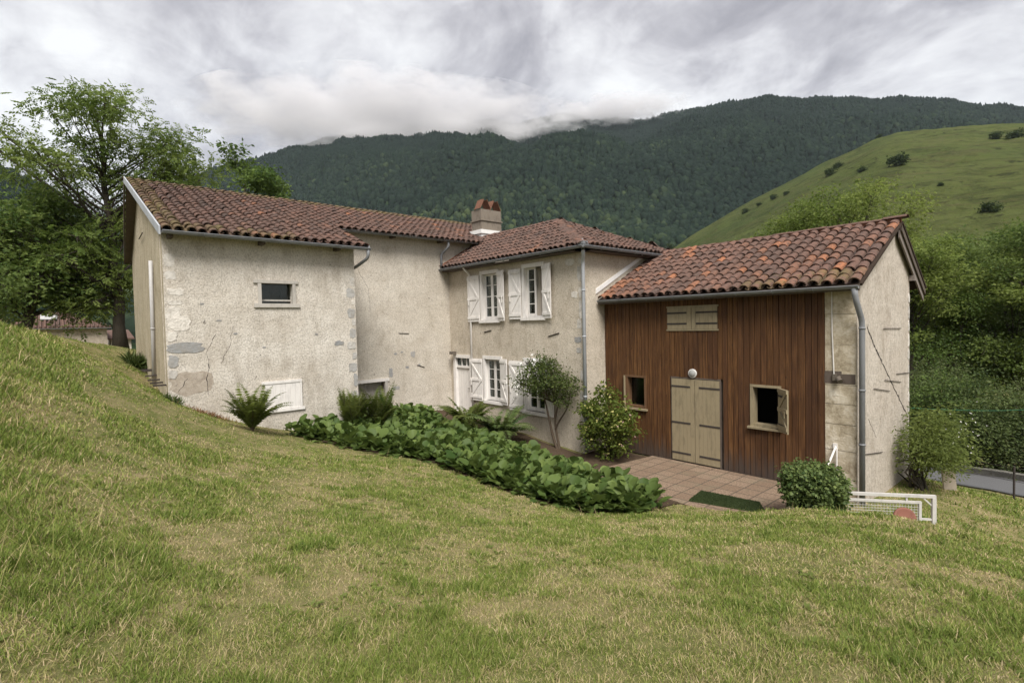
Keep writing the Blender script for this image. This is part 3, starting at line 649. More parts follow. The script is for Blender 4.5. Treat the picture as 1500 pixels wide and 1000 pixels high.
# ================================================================== BARN
barn = empty('barn', (12.5, 6.5, 0))
tag(barn, 'barn with brown vertical boards, beige doors and a bright orange and brown tile roof', 'barn')
BR = Vector((15.07-11.95, 0, 5.90-4.34)); BS = BR.length
DOOR = (6.24, 7.62, 0.0, 2.22); BWL = (8.40, 9.06, 1.26, 2.16); BWR = (4.84, 5.50, 1.18, 2.14); LOFT = (6.30, 7.68, 3.46, 4.02)
b = MB(); a = 3.93; R_ = np.random.default_rng(5)
zt = 4.42
while a < 9.80:
    w = R_.uniform(.115, .145); a1 = min(a+w, 9.80); o = R_.uniform(0, .016); segs = [(-.02, zt)]
    for (p, q, r, s) in (DOOR, BWL, BWR):
        m = (a+a1)/2
        if p < m < q:
            new = []
            for (u, v) in segs:
                if s > u and r < v:
                    if r > u: new.append((u, r))
                    if s < v: new.append((s, v))
                else: new.append((u, v))
            segs = new
    t_ = float(np.clip(R_.normal(.22+.07*(9.8-a), .25), 0, 1))
    for (u, v) in segs: b.box((a+.006, -.03, u), (a1-.006, o, v), fF, t_)
    a = a1
b.build('cladding', M['clad'], barn)
hl = [(h[0], h[1], h[2], h[3]) for h in (DOOR, BWL, BWR)]
wall('wall', lambda a, d, z: fF(a, d-.06, z), 3.93, 9.81, -.3, 4.40, hl, M['dark_timber'], barn, depth=.28)
# corner pier of limestone blocks
b = MB(); zz = -.3; R_ = np.random.default_rng(9)
for h in (.62, .58, .55, .42, .40, .28):
    z1 = zz+h; P = [(3.352, zz+.004), (3.93, zz+.004), (3.93, z1-.006), (3.352, z1-.006)]
    b.prism(P, fF, -.3, R_.uniform(-.004, .012), .5); zz = z1
pz = zz
b.box((3.352, -.3, 2.51), (3.93, .006, 3.10), fF); b.box((3.352, -.3, 3.105), (3.93, .0, 3.75), fF); b.box((3.352, -.3, 3.755), (3.93, .008, 4.40), fF)
b.build('pier', M['pier'], barn)
b = MB(); b.box((3.37, -.2, 2.30), (3.94, .015, 2.505), fF); b.box((3.62, -.2, pz+.01), (3.94, .012, 2.297), fF); b.build('timber_block', M['dark_timber'], barn)
b = MB(); b.tube([fF(3.66, .02, 2.44), fF(3.66, .10, 2.42), fF(3.60, .16, 2.36)], [.03, .045, .055], 10); b.box((3.70, .0, 2.36), (3.78, .05, 2.50), fF); b.build('wall_lamp', M['bronze'], barn)
b = MB(); b.tube([fF(3.80, .02, 4.3), fF(3.79, .025, 3.4), fF(3.76, .02, 2.48)], .012, 6); b.build('cable', M['cable'], barn)
# gable
GT = 4.36
wall('wall', fG, 12.24, 16.5, -1.2, GT-.05, [], M['wall_gable'], barn, gable=[(12.24, GT-.06+.10), (15.07, 5.84), (16.5, 4.98)])
b = MB(); b.add([(16.5, 3.35, -1.2), (16.5, 9.8, -1.2), (16.5, 9.8, 4.9), (16.5, 3.35, 4.9)], [(0, 1, 2, 3)]); b.build('wall', M['wall_gable'], barn)
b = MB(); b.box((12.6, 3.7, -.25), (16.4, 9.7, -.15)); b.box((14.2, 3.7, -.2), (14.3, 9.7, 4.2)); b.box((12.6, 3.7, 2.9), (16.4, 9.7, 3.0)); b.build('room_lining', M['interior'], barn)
R_ = random.Random(4); stones('quoin_stone', fG, barn, [(16.42-.02*R_.random(), -.2+k*.36, R_.uniform(.08, .2), R_.uniform(.2, .34), R_.uniform(.55, 1)) for k in range(13)], R_)
crack(fG, [(12.93, 3.45), (13.5, 3.0), (14.6, 2.25), (16.39, 1.08)], barn, .075, 8); crack(fG, [(13.0, 1.5), (13.6, 1.0)], barn, .01, 9)
for a0, z0, a1, z1 in ((14.1, 3.40, 15.6, 3.37), (15.2, 2.28, 16.35, 2.22), (14.2, 2.22, 15.6, 2.05), (13.35, 2.11, 14.6, 1.93), (12.75, .78, 14.0, .60)): iron(fG, a0, z0, a1, z1, barn, .017)
mossB = lambda a, s: (.85 if s < .5 and a > 4.2 else .42) if s < BS-.35 else .25
tile_roof('roof', (11.95, 9.78, 4.34), (0, -1, 0), BR, [(0, 0), (6.60, 0), (6.60, BS), (0, BS)], barn, pitch=.248, row=.335, seed=31, moss=mossB, bright=.16,
          orange=lambda a, s: a < .5 and s < 1.2 and random.random() < .8)
uB = Vector((-2.45, 0, 5.90-4.42))
tile_roof('roof', (17.52, 3.18, 4.42), (0, 1, 0), uB, [(0, 0), (6.5, 0), (6.5, uB.length), (0, uB.length)], barn, pitch=.3, row=.45, seed=32)
cap_line('ridge_cap', (15.07, 3.12, 5.97), (15.07, 9.5, 5.90), barn, moss=.2, bright=.16)
b = MB(); b.box((14.99, 3.2, 5.84), (15.06, 9.6, 5.97)); b.build('ridge_mortar', M['terracotta'], barn)
gutter((11.89, 9.75, 4.31), (11.89, 3.22, 4.29), barn, r=.06)
b = MB(); b.box((11.93, 3.22, 4.20), (11.96, 9.78, 4.33)); b.build('fascia', M['dark_timber'], barn)
y = 3.3
while y < 9.6: b = MB(); b.box((11.96, y, 4.24), (12.26, y+.08, 4.34)); b.build('rafter_foot', M['dark_timber'], barn); y += .6
downpipe([(11.90, 3.30, 4.25), (11.92, 3.28, 4.02), (12.17, 3.24, 3.60), (12.17, 3.24, -.35)], barn, r=.055, mat='zinc', collars=[(12.17, 3.24, 3.45), (12.17, 3.24, 1.1), (12.17, 3.24, 2.2)])
# verge timbers of the far slope
for dz, m_, yy in ((.0, 'dark_timber', 3.20), (.16, 'grey_timber', 3.24)):
    b = MB(); b.add([(15.07, yy, 5.86-dz), (17.48, yy, 4.40-dz), (17.48, yy, 4.22-dz), (15.07, yy, 5.68-dz), (15.07, yy+.035, 5.86-dz), (17.48, yy+.035, 4.40-dz), (17.48, yy+.035, 4.22-dz), (15.07, yy+.035, 5.68-dz)],
        [(0, 1, 2, 3), (7, 6, 5, 4), (0, 4, 5, 1), (1, 5, 6, 2), (2, 6, 7, 3), (3, 7, 4, 0)]); b.build('bargeboard', M[m_], barn)
b = MB(); b.box((16.40, 3.22, 4.56), (16.53, 3.6, 4.70)); b.build('purlin_end', M['grey_timber'], barn)
b = MB(); b.add([fE(11.86, .03, 4.52), fE(14.2, .03, 5.70), fE(14.2, .03, 5.82), fE(11.86, .03, 4.66), fE(11.86, .0, 4.52), fE(14.2, .0, 5.70), fE(14.2, .0, 5.82), fE(11.86, .0, 4.66)],
    [(0, 1, 2, 3), (7, 6, 5, 4), (0, 4, 5, 1), (1, 5, 6, 2), (2, 6, 7, 3), (3, 7, 4, 0)]); b.build('flashing', M['plaster_white'], barn)
# double door
b = MB(); b.box((DOOR[0], -.05, 2.18), (DOOR[1], .008, 2.22), fF); b.box((DOOR[0], -.05, 0), (DOOR[0]+.03, .008, 2.18), fF); b.box((DOOR[1]-.03, -.05, 0), (DOOR[1], .008, 2.18), fF); b.build('door_frame', M['dark_timber'], barn)
dm = (DOOR[0]+DOOR[1])/2
for hinge, side in ((DOOR[0]+.03, 1), (DOOR[1]-.03, -1)):
    leaf('door', lambda a, d, z: fF(a, d-.04, z), hinge, dm-DOOR[0]-.035, .03, 2.17, 0, side, 'beige_paint', barn, brace=False, strap=True, battens=(.20, 1.00, 1.95))
# loft hatch pair
b = MB(); b.box((LOFT[0]-.03, .0, LOFT[3]), (LOFT[1]+.03, .03, LOFT[3]+.04), fF); b.box((LOFT[0]-.03, 0, LOFT[2]-.04), (LOFT[1]+.03, .035, LOFT[2]), fF); b.build('loft_frame', M['beige_paint'], barn)
lm = (LOFT[0]+LOFT[1])/2
for hinge, side in ((LOFT[0], 1), (LOFT[1], -1)):
    leaf('shutter', lambda a, d, z: fF(a, d-.02, z), hinge, lm-LOFT[0]-.006, LOFT[2]+.003, LOFT[3]-.003, 0, side, 'beige_paint', barn, brace=False, strap=True, battens=(LOFT[2]+.12, LOFT[3]-.16))
# barn windows
for (a0, a1, z0, z1), op in ((BWR, True), (BWL, False)):
    b = MB(); b.box((a0-.02, -.22, z0), (a0+.05, .015, z1), fF); b.box((a1-.05, -.22, z0), (a1+.02, .015, z1), fF); b.box((a0-.02, -.218, z1-.04), (a1+.02, .02, z1+.02), fF)
    b.box((a0+.05, -.218, z0), (a1-.05, -.02, z0+.06), fF); w = b.build('window', M['beige_paint'] if op else M['brown_frame'], barn)
    b = MB(); b.box((a0-.06, -.2, z0-.05), (a1+.06, .09, z0), fF); b.build('sill', M['beige_paint'], w)
    if not op: b = MB(); b.box((a0+.05, -.20, z0+.06), (a1-.05, -.195, z1-.04), fF); b.build('pane', M['glass'], w)
    if op: leaf('shutter', fF, a0+.01, .46, z0-.02, z1-.02, rad(46), -1, 'beige_paint', barn, brace=True, strap=True)
    else:
        b = MB(); b.box((a1+.02, -.02, z0), (a1+.05, .06, z1), fF); b.build('window_edge', M['beige_paint'], w)
# round bulkhead lamp over the door
b = MB(); b.tube([fF(6.98, .0, 2.33), fF(6.98, .04, 2.33)], .112, 24); lb = b.build('wall_lamp', M['plaster_white'], barn)
b = MB(); n = 20; rings = []
for k in range(6):
    c = k/5*math.pi/2; rings.append((.095*math.cos(c), .04+.05*math.sin(c)))
vs = [fF(6.98+r*math.cos(2*math.pi*i/n), d, 2.33+r*math.sin(2*math.pi*i/n)) for r, d in rings for i in range(n)]
b.add(vs, [(k*n+i, k*n+(i+1) % n, (k+1)*n+(i+1) % n, (k+1)*n+i) for k in range(5) for i in range(n)]); b.build('lamp_glass', M['lamp_glass'], lb, smooth=True)
# white handrail bracket on the pier
b = MB(); b.box((3.70, 0, .92), (3.78, .03, 1.04), fF); b.tube([fF(3.72, .05, .98), fF(3.80, .35, .55), fF(3.83, .45, .35)], .022, 8); b.tube([fF(3.70, .06, .95), fF(3.70, .06, .3)], .018, 8); b.build('handrail', M['white_paint'], barn)

# ================================================================== PAVING
def pave_fn(t):
    p = t.pos(); br = t.n('ShaderNodeTexBrick', {'offset': 0.0, 'offset_frequency': 2}, Vector=t.n('ShaderNodeMapping', i0=p, i2=(0, 0, rad(0)), i3=(1, 1, 1)).outputs[0], Scale=1.0, Mortar_Size=.016, Brick_Width=.40, Row_Height=.40)
    br.inputs['Color1'].default_value = (.210, .145, .098, 1); br.inputs['Color2'].default_value = (.275, .198, .138, 1); br.inputs['Mortar'].default_value = (.085, .068, .050, 1)
    n = t.noise(p, 28, 4, .7); v = t.voro(p, 16)
    c = t.mix(t.math('MULTIPLY', t.ramp(n, [(.40, 1), (.56, 0)]), .85), br.outputs[0], (.115, .080, .058))
    c = t.mix(t.math('MULTIPLY', t.ramp(t.noise(p, 2.2, 4), [(.52, 0), (.7, 1)]), .45), c, (.17, .15, .10))
    return principled(t, c, .9, t.bump(t.math('ADD', v, n), .6, .015), .2)
M['paving'] = material('washed_gravel_slabs', pave_fn)
b = MB(); b.add([(9.75, 8.45, 0), (12.2, 8.2, 0), (12.2, 3.55, 0), (10.2, 3.55, 0), (9.35, 5.2, 0), (9.75, 8.45, -.2), (12.2, 8.2, -.2), (12.2, 3.55, -.2), (10.2, 3.55, -.2), (9.35, 5.2, -.2)],
    [(0, 1, 2, 3, 4)[::-1]]+[(i, (i+1) % 5, 5+(i+1) % 5, 5+i) for i in range(5)])
tag(b.build('terrace', M['paving']), kind='structure')
def turf_fn(t):
    p = t.pos(); n = t.noise(p, 90, 3, .8); return principled(t, t.mix(n, (.025, .036, .014), (.062, .085, .032)), .95, t.bump(n, .8, .02), .1)
M['turf'] = material('artificial_turf', turf_fn)
b = MB(); R_ = random.Random(3); P = [(10.32, 5.72), (10.46, 4.55), (9.95, 4.2), (9.6, 5.6)]
vs = [(x, y, z) for z in (.006, .026) for x, y in P]; b.add(vs, [(0, 1, 2, 3)[::-1], (4, 5, 6, 7)]+[(i, (i+1) % 4, 4+(i+1) % 4, 4+i) for i in range(4)])
V = []; Fq = []
rr = np.random.default_rng(2); N = 9000
uu, vv = rr.random(N), rr.random(N); A = np.array(P)
Q = (A[0]*(1-uu)[:, None]+A[1]*uu[:, None])*(1-vv)[:, None]+(A[3]*(1-uu)[:, None]+A[2]*uu[:, None])*vv[:, None]
an = rr.random(N)*6.28; w_ = np.stack([np.cos(an), np.sin(an)], 1)*.006
for i in range(N):
    b.add([(Q[i, 0]-w_[i, 0], Q[i, 1]-w_[i, 1], .025), (Q[i, 0]+w_[i, 0], Q[i, 1]+w_[i, 1], .025), (Q[i, 0]+w_[i, 1]*1.2, Q[i, 1]-w_[i, 0]*1.2, .05)], [(0, 1, 2)])
tag(b.build('turf_mat', M['turf']), 'dark green artificial turf mat on the paving in front of the barn doors', 'mat')
#@@VEG@@
# ================================================================== ROAD AND RIGHT-HAND GROUND
def road_fn(t):
    p = t.pos(); n = t.noise(p, 120, 3, .8); m = t.noise(p, .9, 4, .6)
    c = t.mix(n, (.075, .075, .078), (.155, .153, .152)); c = t.mix(t.math('MULTIPLY', m, .5), c, (.10, .10, .105))
    return principled(t, c, .85, t.bump(n, .4, .01), .25)
M['road'] = material('asphalt', road_fn)
M['kerb'] = material('concrete_kerb', lambda t: stone_mat(t, (.36, .34, .30), (.48, .46, .42), (.22, .21, .18), 5))
RL = np.array([(16.5, 15.5), (19.5, 11.5), (21.7, 7.2), (22.9, 3.6), (23.1, 0), (22.6, -5), (21, -12)], float)
def resample(P, step):
    d = np.concatenate([[0], np.cumsum(np.hypot(*np.diff(P, axis=0).T))]); s = np.arange(0, d[-1], step)
    # smooth with a Catmull-like blur of a fine polyline
    Q = np.stack([np.interp(s, d, P[:, i]) for i in (0, 1)], 1)
    for _ in range(30): Q[1:-1] = (Q[:-2]+2*Q[1:-1]+Q[2:])/4
    return Q
RC = resample(RL, .35); tg = np.gradient(RC, axis=0); tg /= np.linalg.norm(tg, axis=1)[:, None]; nr_ = np.stack([tg[:, 1], -tg[:, 0]], 1)
if nr_[len(nr_)//2, 0] < 0: nr_ = -nr_          # points away from the house
def strip(name, o0, o1, h, mat, n=8, kind='structure', wall_h=0):
    offs = np.linspace(o0, o1, n); P = RC[:, None]+nr_[:, None]*offs[None, :, None]
    zc_ = T(RC[:, 0], RC[:, 1]); Z = np.maximum(T(P[..., 0], P[..., 1]), zc_[:, None]-.02)+h
    if wall_h: Z = np.repeat((zc_+wall_h)[:, None], n, 1)
    V = np.concatenate([P, Z[..., None]], -1).reshape(-1, 3); a = np.arange(len(RC)*n).reshape(len(RC), n)
    qs = [np.stack([a[:-1, :-1], a[1:, :-1], a[1:, 1:], a[:-1, 1:]], -1).reshape(-1, 4)]
    L = len(V); low = V.copy(); low[:, 2] -= .5; V = np.concatenate([V, low])
    for col in (0, n-1): qs.append(np.stack([a[:-1, col], a[1:, col], a[1:, col]+L, a[:-1, col]+L], -1))
    return tag(big_mesh(name, V, qs, M[mat]), kind=kind)
strip('road', -1.15, 1.15, .05, 'road')
strip('kerb', 1.15, 1.42, .0, 'kerb', 2, wall_h=.22)

# ================================================================== HILLS
def hill_mat_forest(t):
    p = t.pos(); n = t.noise(p, .05, 6, .7); return principled(t, t.mix(n, (.014, .026, .013), (.030, .050, .020)), .95, None, .05)
M['forest_floor'] = material('forest_floor', hill_mat_forest)
def hill_mat_grass(t):
    p = t.pos(); a = t.noise(p, .012, 5, .6, .4); b_ = t.noise(t.scale(p, (1, 1, 2.2)), .08, 7, .75, .8); c_ = t.noise(t.scale(p, (1, 1, 3)), .55, 5, .75)
    c = t.mix(t.ramp(a, [(.38, 0), (.62, 1)]), (.082, .116, .033), (.122, .146, .044))
    c = t.mix(t.math('MULTIPLY', t.ramp(b_, [(.46, 0), (.66, 1)]), .8), c, (.036, .046, .016))
    c = t.mix(t.math('MULTIPLY', t.ramp(c_, [(.50, 0), (.72, 1)]), .7), c, (.140, .128, .056))
    c = t.mix(t.math('MULTIPLY', t.ramp(t.noise(p, .2, 4, .7, .6), [(.57, 0), (.66, 1)]), .75), c, (.030, .034, .015))
    d_ = t.noise(t.scale(p, (1, 1, 6)), .045, 7, .8, 1.2); c = t.mix(t.math('MULTIPLY', t.ramp(d_, [(.52, 0), (.60, 1)]), .5), c, (.125, .110, .052))
    return principled(t, c, .95, t.bump(t.math('ADD', c_, b_), 1.0, 2.5), .05)
M['hill_grass'] = material('hill_pasture', hill_mat_grass)
def polar_hill(name, sky, r0, r1, mat, na, nrr, base=-6, power=1.0, rough=.05, seed=1, back=.35):
    """a hill described by its skyline: azimuth (deg) and slope seen from the meadow"""
    az = np.array([s[0] for s in sky])[::-1]; sl = np.array([s[1] for s in sky])[::-1]
    A = np.linspace(az[0], az[-1], na); S = np.interp(A, az, sl)
    k = max(3, na//60); S = np.convolve(np.pad(S, k, mode='edge'), np.ones(2*k+1)/(2*k+1), 'valid')
    Tt = np.linspace(0, 1+back, nrr); AA, TT = np.meshgrid(np.radians(A), Tt, indexing='ij')
    Rr = r0+(r1-r0)*TT
    prof = np.where(TT <= 1, TT**power, np.maximum(1-(TT-1)*1.4, 0)); H = (S*r1)[:, None]*prof
    X = Rr*np.cos(AA); Y = Rr*np.sin(AA)
    amp = np.sin(np.clip(TT, 0, 1)*math.pi)
    f = (fbm(X/(r1*.17), Y/(r1*.17), seed, 5)-.5)*rough*r1*amp + (fbm(X/(r1*.03), Y/(r1*.03), seed+9, 3)-.5)*rough*.16*r1*np.clip(TT*3, 0, 1)
    Z = base+H*(1-base/np.maximum(H.max(), 1))+f*np.clip(H/20, 0, 1)+3.7*prof
    V = np.stack([X, Y, Z], -1); a = np.arange(na*nrr).reshape(na, nrr)
    o = big_mesh(name, V, [np.stack([a[:-1, :-1], a[:-1, 1:], a[1:, 1:], a[1:, :-1]], -1).reshape(-1, 4)], M[mat], smooth=True)
    tag(o, kind='structure'); return V, A, S
SKY_M = [(99, .07), (90.55, .13), (84.09, .19), (78.76, .2405), (74.33, .2853), (70.88, .3138), (66.24, .346), (62.08, .360), (56.36, .364), (52.6, .373), (51.2, .388), (49.4, .385), (47.6, .368), (43.07, .3938), (40.17, .378),
         (35.89, .3675), (30.4, .3692), (26.49, .3745), (22.79, .3679), (18.21, .3471), (15.03, .337), (10.67, .3189), (7.6, .2939), (4.42, .2712), (.86, .2438), (-8, .18), (-20, .1)]
SKY_H = [(48, -.01), (45, .0173), (37.57, .0881), (31.57, .139), (27.23, .1804), (22.85, .2166), (18.23, .2495), (13.03, .2774), (8.45, .2709), (4.41, .2573), (.86, .2444), (-8, .2), (-20, .14)]
SKY_L = [(125, .20), (105, .245), (97.91, .240), (92.74, .2237), (91.2, .2134), (88.76, .1836), (85.67, .1435), (81.85, .0614), (79, 0)]
VM, AM, SM = polar_hill('mountain', SKY_M, 240, 1250, 'forest_floor', 300, 150, power=1.05, rough=.115, seed=4)
VH, AH, SH = polar_hill('hill', SKY_H, 75, 360, 'hill_grass', 260, 120, power=.92, rough=.035, seed=8)
VL, AL, SL = polar_hill('wooded_hill', SKY_L, 160, 620, 'forest_floor', 90, 80, power=1.0, rough=.05, seed=12)

def leaf_fn(ca, cb, trans=.35, rough=.55):
    def fn(t):
        k = t.attr('tint'); c = t.mix(k, ca, cb)
        p = principled(t, c, rough, None, .14)
        tr = t.n('ShaderNodeBsdfTranslucent', Color=t.mix(.5, c, (.10, .14, .02), 'ADD')).outputs[0]
        return t.n('ShaderNodeMixShader', i0=min(trans*1.2, .5), i1=p, i2=tr).outputs[0]
    return fn
def forest_fn(t):
    k = t.attr('tint'); p = t.pos(); n = t.noise(p, .35, 4, .8)
    c = t.ramp(k, [(0, (.006, .011, .010)), (.40, (.013, .022, .017)), (.7, (.026, .040, .024)), (1, (.066, .086, .038))])
    return principled(t, t.mix(t.math('MULTIPLY', n, .6), c, (.010, .018, .010)), .95, None, .05)
M['forest'] = material('forest_canopy', forest_fn)

# the far woods: tens of thousands of small crowns, one object
def crown_proto(kind, seed):
    R = np.random.default_rng(seed)
    if kind == 'cone':
        V = [(0, 0, 1.0)]
        for lev, (z, r) in enumerate(((.72, .17), (.45, .30), (.12, .40))):
            for k in range(6): c = 2*math.pi*(k+.5*lev)/6; q = R.uniform(.75, 1.25); V.append((r*q*math.cos(c), r*q*math.sin(c), z+R.uniform(-.07, .05)))
        F_ = [(0, 1+k, 1+(k+1) % 6) for k in range(6)]
        for l in range(2):
            for k in range(6):
                a, b_, c_, d = 1+6*l+k, 1+6*l+(k+1) % 6, 7+6*l+k, 7+6*l+(k+1) % 6; F_ += [(a, c_, d), (a, d, b_)]
        return np.array(V), np.array(F_)
    V = [(0, 0, 1.0)]; 
    for lev, (z, r) in enumerate(((.82, .30), (.52, .46), (.18, .36))):
        for k in range(7): c = 2*math.pi*(k+.5*lev)/7; q = R.uniform(.72, 1.22); V.append((r*q*math.cos(c), r*q*math.sin(c), z+R.uniform(-.10, .10)))
    F_ = [(0, 1+k, 1+(k+1) % 7) for k in range(7)]
    for l in range(2):
        for k in range(7):
            a, b_, c_, d = 1+7*l+k, 1+7*l+(k+1) % 7, 8+7*l+k, 8+7*l+(k+1) % 7; F_ += [(a, c_, d), (a, d, b_)]
    return np.array(V), np.array(F_)
def scatter_forest(name, specs, mat='forest', flat=1.0):
    R = np.random.default_rng(77); Vs = []; Fs = []; Ts_ = []; off = 0
    protos = [crown_proto('round', i) for i in range(5)]+[crown_proto('cone', i) for i in range(4)]
    for (Vg, n, a_lim, t_lim, size, conif) in specs:
        na, nr = Vg.shape[:2]
        # area weighted picking of grid cells
        e1 = Vg[1:, :-1]-Vg[:-1, :-1]; e2 = Vg[:-1, 1:]-Vg[:-1, :-1]; area = np.linalg.norm(np.cross(e1, e2), axis=-1)
        jj = np.arange(nr-1)/(nr-1); area = area*((jj >= t_lim[0]) & (jj <= t_lim[1]))[None]
        ii = np.arange(na-1)/(na-1); area = area*((ii >= a_lim[0]) & (ii <= a_lim[1]))[:, None]
        pick = R.choice(area.size, n, p=(area/area.sum()).ravel()); i, j = np.unravel_index(pick, area.shape)
        u, v = R.random(n)[:, None], R.random(n)[:, None]
        P = Vg[i, j]+e1[i, j]*u+e2[i, j]*v
        hgt = P[:, 2]; frac = (hgt-hgt.min())/(hgt.max()-hgt.min()+1e-6)
        cl = np.clip((fbm(P[:, 0]/150, P[:, 1]/150+P[:, 2]/90, 21, 5)-.5)*1.9+.5, 0, 1)
        tint = np.clip(.50*cl+.26-.34*frac+R.normal(0, .14, n)+.26*np.clip(.35-frac, 0, 1)*1.6, 0, 1)
        con = R.random(n) < conif*np.clip(frac*1.5-.1+.9*(cl-.5), .05, 1)
        s = size*R.uniform(.6, 1.35, n); yaw = R.random(n)*6.28
        for pi, (pv, pf) in enumerate(protos):
            sel = np.where((con & (pi >= 5) & (np.arange(n) % 4 == pi-5)) | (~con & (pi < 5) & (np.arange(n) % 5 == pi)))[0]
            if not len(sel): continue
            c, sn = np.cos(yaw[sel])[:, None], np.sin(yaw[sel])[:, None]; ss = s[sel][:, None]
            hx = 1.3 if pi >= 5 else 1.05
            X = (pv[:, 0]*c-pv[:, 1]*sn)*ss+P[sel, 0:1]; Y = (pv[:, 0]*sn+pv[:, 1]*c)*ss+P[sel, 1:2]; Z = (pv[:, 2]*hx*flat-.15*flat)*ss+P[sel, 2:3]
            Vs.append(np.stack([X, Y, Z], -1).reshape(-1, 3)); Fs.append((pf[None]+(off+np.arange(len(sel))*len(pv))[:, None, None]).reshape(-1, 3))
            off += len(sel)*len(pv)
            Ts_.append(np.repeat(tint[sel]*(.62 if pi >= 5 else 1), len(pv)))
    return tag(big_mesh(name, np.concatenate(Vs), [np.concatenate(Fs)], M[mat], tint=np.concatenate(Ts_)), kind='stuff')
def scrub_fn(t):
    k = t.attr('tint'); return principled(t, t.ramp(k, [(0, (.058, .072, .026)), (.5, (.078, .092, .032)), (1, (.112, .112, .048))]), .95, None, .05)
M['scrub'] = material('hill_tussocks', scrub_fn)
scatter_forest('forest', [(VM, 125000, (.06, .84), (.02, .80), 7.2, .75), (VL, 9000, (.0, 1), (.05, .85), 8.5, .3)])

# ================================================================== TREES
def leaf_quads(C, D, Nrm, L, Wd, fold=.25, droop=.15):
    """diamond leaves: base C, direction D, normal Nrm, length L, half width Wd; 4 verts 2 tris each"""
    side = np.cross(D, Nrm); side /= np.linalg.norm(side, axis=1)[:, None]+1e-9
    up = np.cross(side, D)
    L = L[:, None]; Wd = Wd[:, None]
    b = C; m = C+D*L*.45; l = m+side*Wd+up*Wd*fold; r = m-side*Wd+up*Wd*fold; tip = C+D*L-up*L*droop
    V = np.stack([b, l, tip, r], 1).reshape(-1, 3); k = np.arange(len(C))[:, None]*4
    return V, np.concatenate([k+np.array([[0, 3, 2]]), k+np.array([[0, 2, 1]])])
def unit(v): return v/(np.linalg.norm(v, axis=-1, keepdims=True)+1e-9)
def foliage(name, subs, per, rad_, size, mat, parent, R, sprig=0, tint0=None, upb=.7, aspect=.26, tvar=.16):
    """subs: (n,3) cluster centres with per leaves each"""
    n = len(subs); C = np.repeat(subs, per, 0)+R.normal(0, 1, (n*per, 3))*rad_*np.array([1, 1, .62])
    t0 = np.repeat(tint0 if tint0 is not None else R.random(n)*.5+.25, per)
    out = unit(C-np.repeat(subs, per, 0)+R.normal(0, rad_*.35, C.shape))
    D = unit(out*[1, 1, .4]+R.normal(0, .45, C.shape)-[0, 0, .12]); Nn = unit(R.normal(0, .5, C.shape)+[0, 0, upb])
    tint = np.clip(t0+R.normal(0, tvar, len(C))+.25*(Nn[:, 2]-.7)*0, 0, 1)
    s = size*R.uniform(.6, 1.35, len(C))
    if sprig:
        side = unit(np.cross(D, Nn)); Cs = []; Ds = []; Ns = []; Ls = []; tt = []
        for k in range(sprig):
            sg = 1 if k % 2 else -1; fpos = (k//2+.6)/(sprig/2)
            if k == sprig-1: d = D
            else: d = unit(D*.55+side*sg)
            Cs.append(C+D*(s*1.9*min(fpos, 1))[:, None]-[0, 0, 1]*(s*.35*fpos**2)[:, None]); Ds.append(d+[0, 0, -.18]); Ns.append(Nn); Ls.append(s*(.8+.3*min(fpos, 1))); tt.append(tint)
        C, D, Nn, s, tint = np.concatenate(Cs), unit(np.concatenate(Ds)), np.concatenate(Ns), np.concatenate(Ls), np.concatenate(tt)
    V, F_ = leaf_quads(C, D, Nn, s, s*aspect)
    return big_mesh(name, V, [F_], M[mat], parent, tint=np.repeat(tint, 4))
